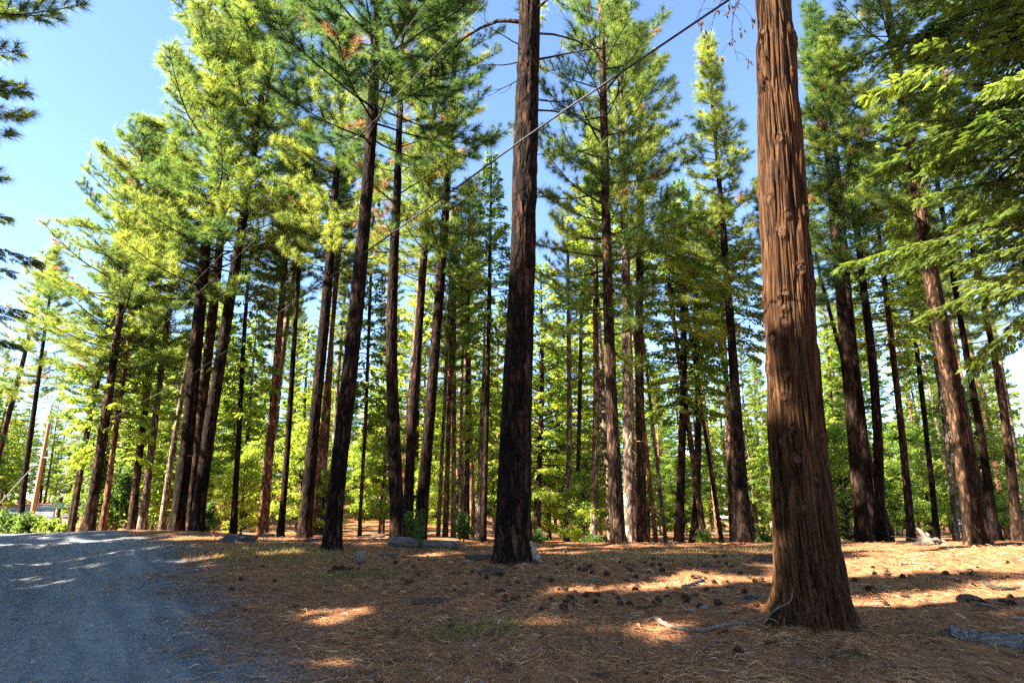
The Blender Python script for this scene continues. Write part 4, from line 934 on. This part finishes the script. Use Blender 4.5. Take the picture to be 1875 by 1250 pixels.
def big_log():
    a = at(714, 988, 17.55); b = at(841, 995, 17.2); a[2] = gz(a[0], a[1])+.10; b[2] = gz(b[0], b[1])+.085
    f = np.linspace(0, 1, 40)[:, None]; P = a*(1-f)+b*f; P[:, 2] += .02*np.sin(f[:, 0]*7); rad = np.linspace(.135, .10, 40)
    g = Geo(); g.tube(P, rad, 28, 0, .5, True, lambda i, th: .02*(vnoise(np.cos(th)*2.2+7, np.sin(th)*2.2, i*.12, 5)-.5)+.012*(vnoise(np.cos(th)*7, np.sin(th)*7, i*.3, 6)-.5)); o = g.build("log", M['log'], smooth=True)
    return tag(o, "silver grey fallen log lying between the trunks behind the seedling", "log")
big_log()
def stump():
    rng = np.random.default_rng(9); g = Geo(); c = at(1703, 1014, 17.3); c[2] = gz(c[0], c[1])
    for az, el, L, r in ((-1.35, 6, 1.1, .07), (1.4, 10, .45, .12), (.3, 70, .30, .16), (-.5, 82, .46, .10), (2.0, 35, .34, .14), (3.6, 12, .4, .10), (1.0, 25, .45, .13), (-.9, 50, .3, .12), (-1.6, 28, .85, .03)):
        P = branch_pts(c+np.array((0, 0, .03)), az, R(el), L, 8, R(rng.normal(-10, 40)), rng, .3)
        g.tube(P, np.linspace(r, r*.3, len(P))*(1+.25*rng.normal(0, 1, len(P))), 10, 0, .5, True, lambda i, th: r*.35*(vnoise(np.cos(th)*2+az*3, np.sin(th)*2, i*.5, 3)-.5))
    return tag(g.build("stump", M['deadwood'], smooth=True), "gnarled pale dead stump with splayed roots near the thick sunlit pine", "stump")
stump()
def rock(name, label, cat, px, py, s, m, seed, group=None, flat=.6):
    rng = np.random.default_rng(seed); n1, n2 = 12, 18; c = gpt(px, py)
    th = np.linspace(0, math.pi, n1)[:, None]; ph = np.linspace(0, 2*math.pi, n2, endpoint=False)[None]
    D = np.stack([np.sin(th)*np.cos(ph), np.sin(th)*np.sin(ph), np.cos(th)+0*ph], -1)
    r = 1+.8*(vnoise(D[..., 0]*1.3+seed, D[..., 1]*1.3, D[..., 2]*1.3, seed)-.5)+.3*(vnoise(D[..., 0]*3.5, D[..., 1]*3.5+seed, D[..., 2]*3.5, seed)-.5)
    V = D*r[..., None]*np.array(s)[None, None]*np.array((1, 1, flat)); a = rng.uniform(-.4, .4); ca, sa = math.cos(a), math.sin(a)
    V = np.stack([V[..., 0]*ca-V[..., 1]*sa, V[..., 0]*sa+V[..., 1]*ca, V[..., 2]], -1)+c+np.array((0, 0, s[2]*flat*.35))
    g = Geo(); g.quads(V.reshape(-1, 3), [(i*n2+j, i*n2+(j+1) % n2, (i+1)*n2+(j+1) % n2, (i+1)*n2+j) for i in range(n1-1) for j in range(n2)])
    return tag(g.build(name, M[m]), label, cat, group)
rock("stone", "low dark grey boulder on the bank left of the mossy mound", "stone", 440, 992, (.42, .3, .24), 'stone', 3)
rock("stone", "small dark stone at the foot of the left reddish pair", "stone", 487, 982, (.25, .2, .15), 'stone', 4)
rock("stone", "pale pointed stone in front of the tall dark pine", "stone", 657, 1028, (.12, .10, .16), 'deadwood', 5, None, 1.0)
rock("stone", "flat mossy stone right of the pale pointed one", "stone", 706, 1020, (.30, .18, .10), 'stone', 6)
rock("stone", "flat dark slab left of the tall dark pine's foot", "stone", 578, 992, (.36, .22, .12), 'barkchip', 7)
rock("stone", "small round blue grey stone on the open litter right of centre", "stone", 1293, 1036, (.09, .08, .09), 'stone', 8)
rock("bark_chunk", "dark bark chunk with a white broken end left of the central pine", "bark chunk", 876, 1024, (.34, .14, .12), 'barkchip', 9)
rock("wood_chunk", "white broken wood at the tip of the dark bark chunk", "wood chunk", 862, 1028, (.14, .07, .06), 'palewood', 10)
rock("bark_chunk", "dark lump of bark just in front of the central pine", "bark chunk", 900, 1050, (.22, .13, .12), 'barkchip', 11)
rock("bark_chunk", "dark rotten wood chunk left of the cedar at the far edge of the clearing", "bark chunk", 1397, 1026, (.30, .16, .12), 'barkchip', 12)
rock("bark_chunk", "dark mound of bark in the middle of the litter, left of centre", "bark chunk", 790, 1102, (.24, .12, .07), 'barkchip', 13)
rock("bark_chunk", "dark stump like lump right of the log's dark pine, on the bank", "bark chunk", 690, 984, (.26, .18, .16), 'barkchip', 14)
rock("bark_chunk", "bluish dark debris clump left of the cedar's foot", "bark chunk", 1374, 1097, (.13, .09, .06), 'stone', 15)
rock("bark_chunk", "dark wedge of bark beyond the sunlit patch at the right", "bark chunk", 1772, 1098, (.16, .11, .10), 'barkchip', 16)
rock("bark_chunk", "dark splintered lump at the head of the half buried log", "bark chunk", 1745, 1163, (.13, .09, .09), 'barkchip', 17)
rock("wood_chip", "sunlit pale wood chip, left of two near the white branch", "wood chip", 1266, 1117, (.05, .03, .03), 'palewood', 18)
rock("wood_chip", "sunlit pale wood chip, right of two near the white branch", "wood chip", 1289, 1113, (.055, .04, .05), 'palewood', 19)
rock("wood_chip", "long sunlit wood chip just left of the cedar's foot", "wood chip", 1335, 1120, (.12, .04, .03), 'palewood', 20)
rock("wood_chip", "whitish chip on the gravelly litter low in the foreground", "wood chip", 686, 1184, (.035, .025, .015), 'palewood', 21)
def slab():
    c = at(981, 1028, 12.7); c[2] = gz(c[0], c[1]); g = Geo(); rng = np.random.default_rng(3)
    top = c+np.array((-.09, .10, .36)); bot = c+np.array((.06, -.02, -.02)); ax = unit((top-bot)[None])[0]; sd = unit(np.cross(ax, (0.2, -1, .2))[None])[0]; nn = np.cross(sd, ax)
    n = 9; f = np.linspace(0, 1, n); w = .075*(1-.6*f**2)*(1+.2*rng.normal(0, 1, n)); V = []
    for i in range(n):
        p = bot+(top-bot)*f[i]; V += [p-sd*w[i]+nn*.018, p+sd*w[i]+nn*.018, p+sd*w[i]-nn*.018, p-sd*w[i]-nn*.018]
    g.quads(V, [(4*i+j, 4*i+(j+1) % 4, 4*i+4+(j+1) % 4, 4*i+4+j) for i in range(n-1) for j in range(4)]+[(0, 3, 2, 1), (4*n-4, 4*n-3, 4*n-2, 4*n-1)])
    return tag(g.build("bark_slab", M['palewood']), "pale split bark slab leaning on the right of the central pine's foot", "bark slab")
slab()
# small plants
def plant(name, label, cat, px, py, Y, H, wd, mname, n, leaf, seed, tint=.5, needles=False):
    rng = np.random.default_rng(seed); b = at(px, py, Y); b[2] = gz(b[0], b[1]); root = empty(name, b); tag(root, label, cat)
    g = Geo(); gs = Geo(); P_, D_ = [], []
    gs.tube(np.array([(0, 0, -.05), (.02, 0, H*.5), (0, .02, H*.95)]), [.02*H**.5, .012*H**.5, .004], 5)
    for k in range(n):
        t = rng.uniform(.12, 1) if H/wd > 1.2 else rng.uniform(.02, .6); az = rng.uniform(0, 6.28); L = wd*(1.1-t*.75)*rng.uniform(.5, 1.1)
        P = branch_pts((0, 0, t*H), az, R(rng.uniform(5, 55) if H/wd > 1.2 else rng.uniform(5, 75)), L, 5, R(rng.normal(-15, 15)), rng, .2); gs.tube(P, np.linspace(.007, .003, len(P)), 4, 0, .5, False)
        f = rng.uniform(.2, 1, 26); q = np.stack([np.interp(f, np.linspace(0, 1, len(P)), P[:, i]) for i in range(3)], -1)
        P_.append(q+rng.normal(0, .05*max(.6, H**.5), q.shape)); D_.append(unit(rng.normal(0, .6, q.shape)+np.array((0, 0, .25))))
    P_ = np.concatenate(P_); D_ = np.concatenate(D_)
    if needles: tufts(g, P_[::3], D_[::3], np.full(len(P_[::3]), leaf), 18, .008, 0, np.full(len(P_[::3]), tint), rng=rng)
    else: leaf_faces(g, P_, D_, leaf*rng.uniform(.6, 1.3, len(P_)), 0, rng.normal(tint, .2, len(P_)), rng, .6, .5)
    g.build("foliage", M[mname], root); gs.build("stem", M['limb'], root, smooth=True)
plant("seedling", "slim young pine seedling standing in front of the silver log", "seedling", 768, 1003, 17.2, .85, .30, 'needle', 12, .10, 1, .3, True)
plant("shrub", "dense green shrub right of the silver log", "shrub", 848, 992, 20.5, .75, .38, 'bush', 60, .09, 2, .25)
plant("shrub", "small green shrub in the gap between the two dark pines behind the log", "shrub", 752, 978, 20.0, .8, .35, 'bush', 36, .08, 3, .3)
plant("shrub", "tall narrow bright green shrub between the leaning roadside trunks", "shrub", 166, 975, 28.5, 3.4, .8, 'bush', 170, .15, 4, .45)
plant("shrub", "green shrub at the foot of the dark trio", "shrub", 380, 972, 25.5, 1.0, .5, 'bush', 50, .1, 5, .25)
plant("shrub", "dark green shrub behind the short orange barked pine", "shrub", 212, 975, 28.5, 2.6, 1.2, 'bush', 170, .15, 6, .2)
for i, (px, Y, H, w, lab, tn) in enumerate(((18, 29.2, .78, 1.1, "dark round bush at the left end of the roadside bushes", .2), (48, 28.6, .58, .9, "low dark bush between the left round bush and the pole's foot", .15),
     (88, 28.4, .50, .70, "round sunlit yellow green bush below the green sign", .75), (118, 28.3, .28, .40, "small bright bush at the right end of the roadside bushes", .8), (-14, 29.4, .74, 1.0, "sunlit bush cut by the left edge of the view", .6))):
    plant("bush", lab, "bush", px, 972, Y, H, w, 'bush', 110, .12, 20+i, tn)
for i, (px, py, Y, lab) in enumerate(((1465, 1000, 22.5, "low green plant behind the cedar on its right"), (1085, 1000, 24, "low green plant at the far edge, left of the brown pine"), (985, 1003, 22, "low grassy plant right of the central pine at the far edge"), (1292, 1002, 22, "low green plant at the far edge between twin trunks and conical pine"), (1400, 1000, 22, "low green plant left of the cedar at the far edge"))):
    plant("low_plant", lab, "plant", px, py, Y, .42, .5, 'bush', 40, .08, 40+i, .2)

# ------------------------------------------------------------------ pole, wires, sign
def tube_obj(name, P, rad, n, m, parent=None):
    g = Geo(); g.tube(P, rad, n, 0); return g.build(name, M[m], parent, smooth=True)
PY = 40.0; pb = at(56, 957, PY); ptp = at(90, 775, PY); pb[2] = gz(pb[0], pb[1])-.3
up = empty("utility_pole", pb); tag(up, "bare orange brown wooden utility pole beyond the roadside bushes", "utility pole")
f = np.linspace(0, 1, 30)[:, None]; tube_obj("shaft", (ptp-pb)[None]*f, np.linspace(.135, .095, 30), 14, 'pole', up)
hk = at(79, 838, PY)-pb; tube_obj("bracket", np.array([hk-np.array((.10, .05, 0)), hk+np.array((.45, -.1, .02))]), .035, 6, 'steel', up)
tube_obj("top_cap", np.array([(ptp-pb)-np.array((0, 0, .02)), (ptp-pb)+np.array((0, 0, .05))]), .10, 12, 'steel', up)
def wire(name, label, pts, Y0, Y1, r, m, cat="cable"):
    p = np.array(pts, float); d = np.concatenate([[0], np.cumsum(np.hypot(*np.diff(p, axis=0).T))]); d /= d[-1]
    Yv = 1/((1-d)/Y0+d/Y1); P = np.array([at(a, b, y) for (a, b), y in zip(pts, Yv)])
    return tag(tube_obj(name, catmull(P, 10), r, 7, m), label, cat)
wire("cable", "thick dark cable slanting across the view from the pole to the upper right", [(79, 838), (200, 769), (340, 692), (520, 566), (700, 440), (840, 341), (985, 236), (1160, 118), (1335, 0), (1540, -135)], PY-.1, 5.2, .0135, 'cable')
wire("wire", "upper thin pale wire running from the pole top through the crowns", [(89, 777), (380, 492), (582, 262), (669, 150), (757, 36), (830, -60)], PY, 10, .003, 'wire', "wire")
wire("wire", "lower thin pale wire running from the pole top through the crowns", [(90, 779), (380, 520), (666, 240), (733, 168), (834, 62), (896, -3), (960, -66)], PY, 9.5, .003, 'wire', "wire")
wire("guy_wire", "bright taut guy wire running down left from the pole", [(79, 836), (42, 874), (0, 921), (-60, 990)], PY, 28.5, .022, 'wire', "guy wire")
sb = at(100, 975, 38.5); sb[2] = gz(sb[0], sb[1])-.2; sc_ = at(105, 925, 38.5)
sg = empty("road_sign", sb); tag(sg, "small green road sign with three rows of white lettering on a thin post", "road sign")
o3 = sc_-sb; tube_obj("post", np.array([(-.12, 0, 0), o3*.5+np.array((-.06, 0, 0)), o3+np.array((.0, .02, .12))]), .03, 8, 'steel', sg)
yaw = math.atan2(sc_[0], sc_[1])
def box_local(g, c, ux, uz, un, w, h, d):
    V = [c+ux*(sx*w/2)+uz*(sz*h/2)+un*(sn*d/2) for sn in (-1, 1) for sx, sz in ((-1, -1), (1, -1), (1, 1), (-1, 1))]
    g.quads(V, [(0, 1, 2, 3), (7, 6, 5, 4), (0, 4, 5, 1), (1, 5, 6, 2), (2, 6, 7, 3), (3, 7, 4, 0)])
un = -unit(np.array([sc_[0], sc_[1], 0.])[None])[0]; ux = np.array((-un[1], un[0], 0)); uz = np.array((0, 0, 1.))
uz = unit((uz+ux*.12)[None])[0]
g = Geo(); box_local(g, o3+un*.05, ux, uz, un, .58, .36, .03); g.build("board", M['green'], sg)
g = Geo(); rs_ = np.random.default_rng(2)
for row, (a, b) in enumerate(((-.22, .22), (-.24, .24), (-.23, .24))):
    x = a
    while x < b-.02:
        w = rs_.choice([.018, .026, .034]); box_local(g, o3+un*.068+ux*(x+w/2)+uz*(.105-.105*row), ux, uz, un, w, .052, .004); x += w+.016+(.03 if rs_.random() < .22 else 0)
g.build("lettering", M['white'], sg)
mb = at(104, 952, 42.5); mb[2] = gz(mb[0], mb[1])-.2; mt = at(107, 914, 42.5)-mb
mp_ = empty("marker_post", mb); tag(mp_, "thick dark wooden post with a pale cap just behind the green sign", "post")
g = Geo(); box_local(g, mt*.5, np.array((1., 0, 0)), np.array((0, 0, 1.)), np.array((0, 1., 0)), .27, mt[2], .27); g.build("shaft", M['darkwood'], mp_)
g = Geo(); g.tube(np.array([(0, 0, mt[2]), (0, 0, mt[2]+.10), (0, 0, mt[2]+.17)]), [.16, .14, .03], 12, 0); g.build("cap", M['stone'], mp_)
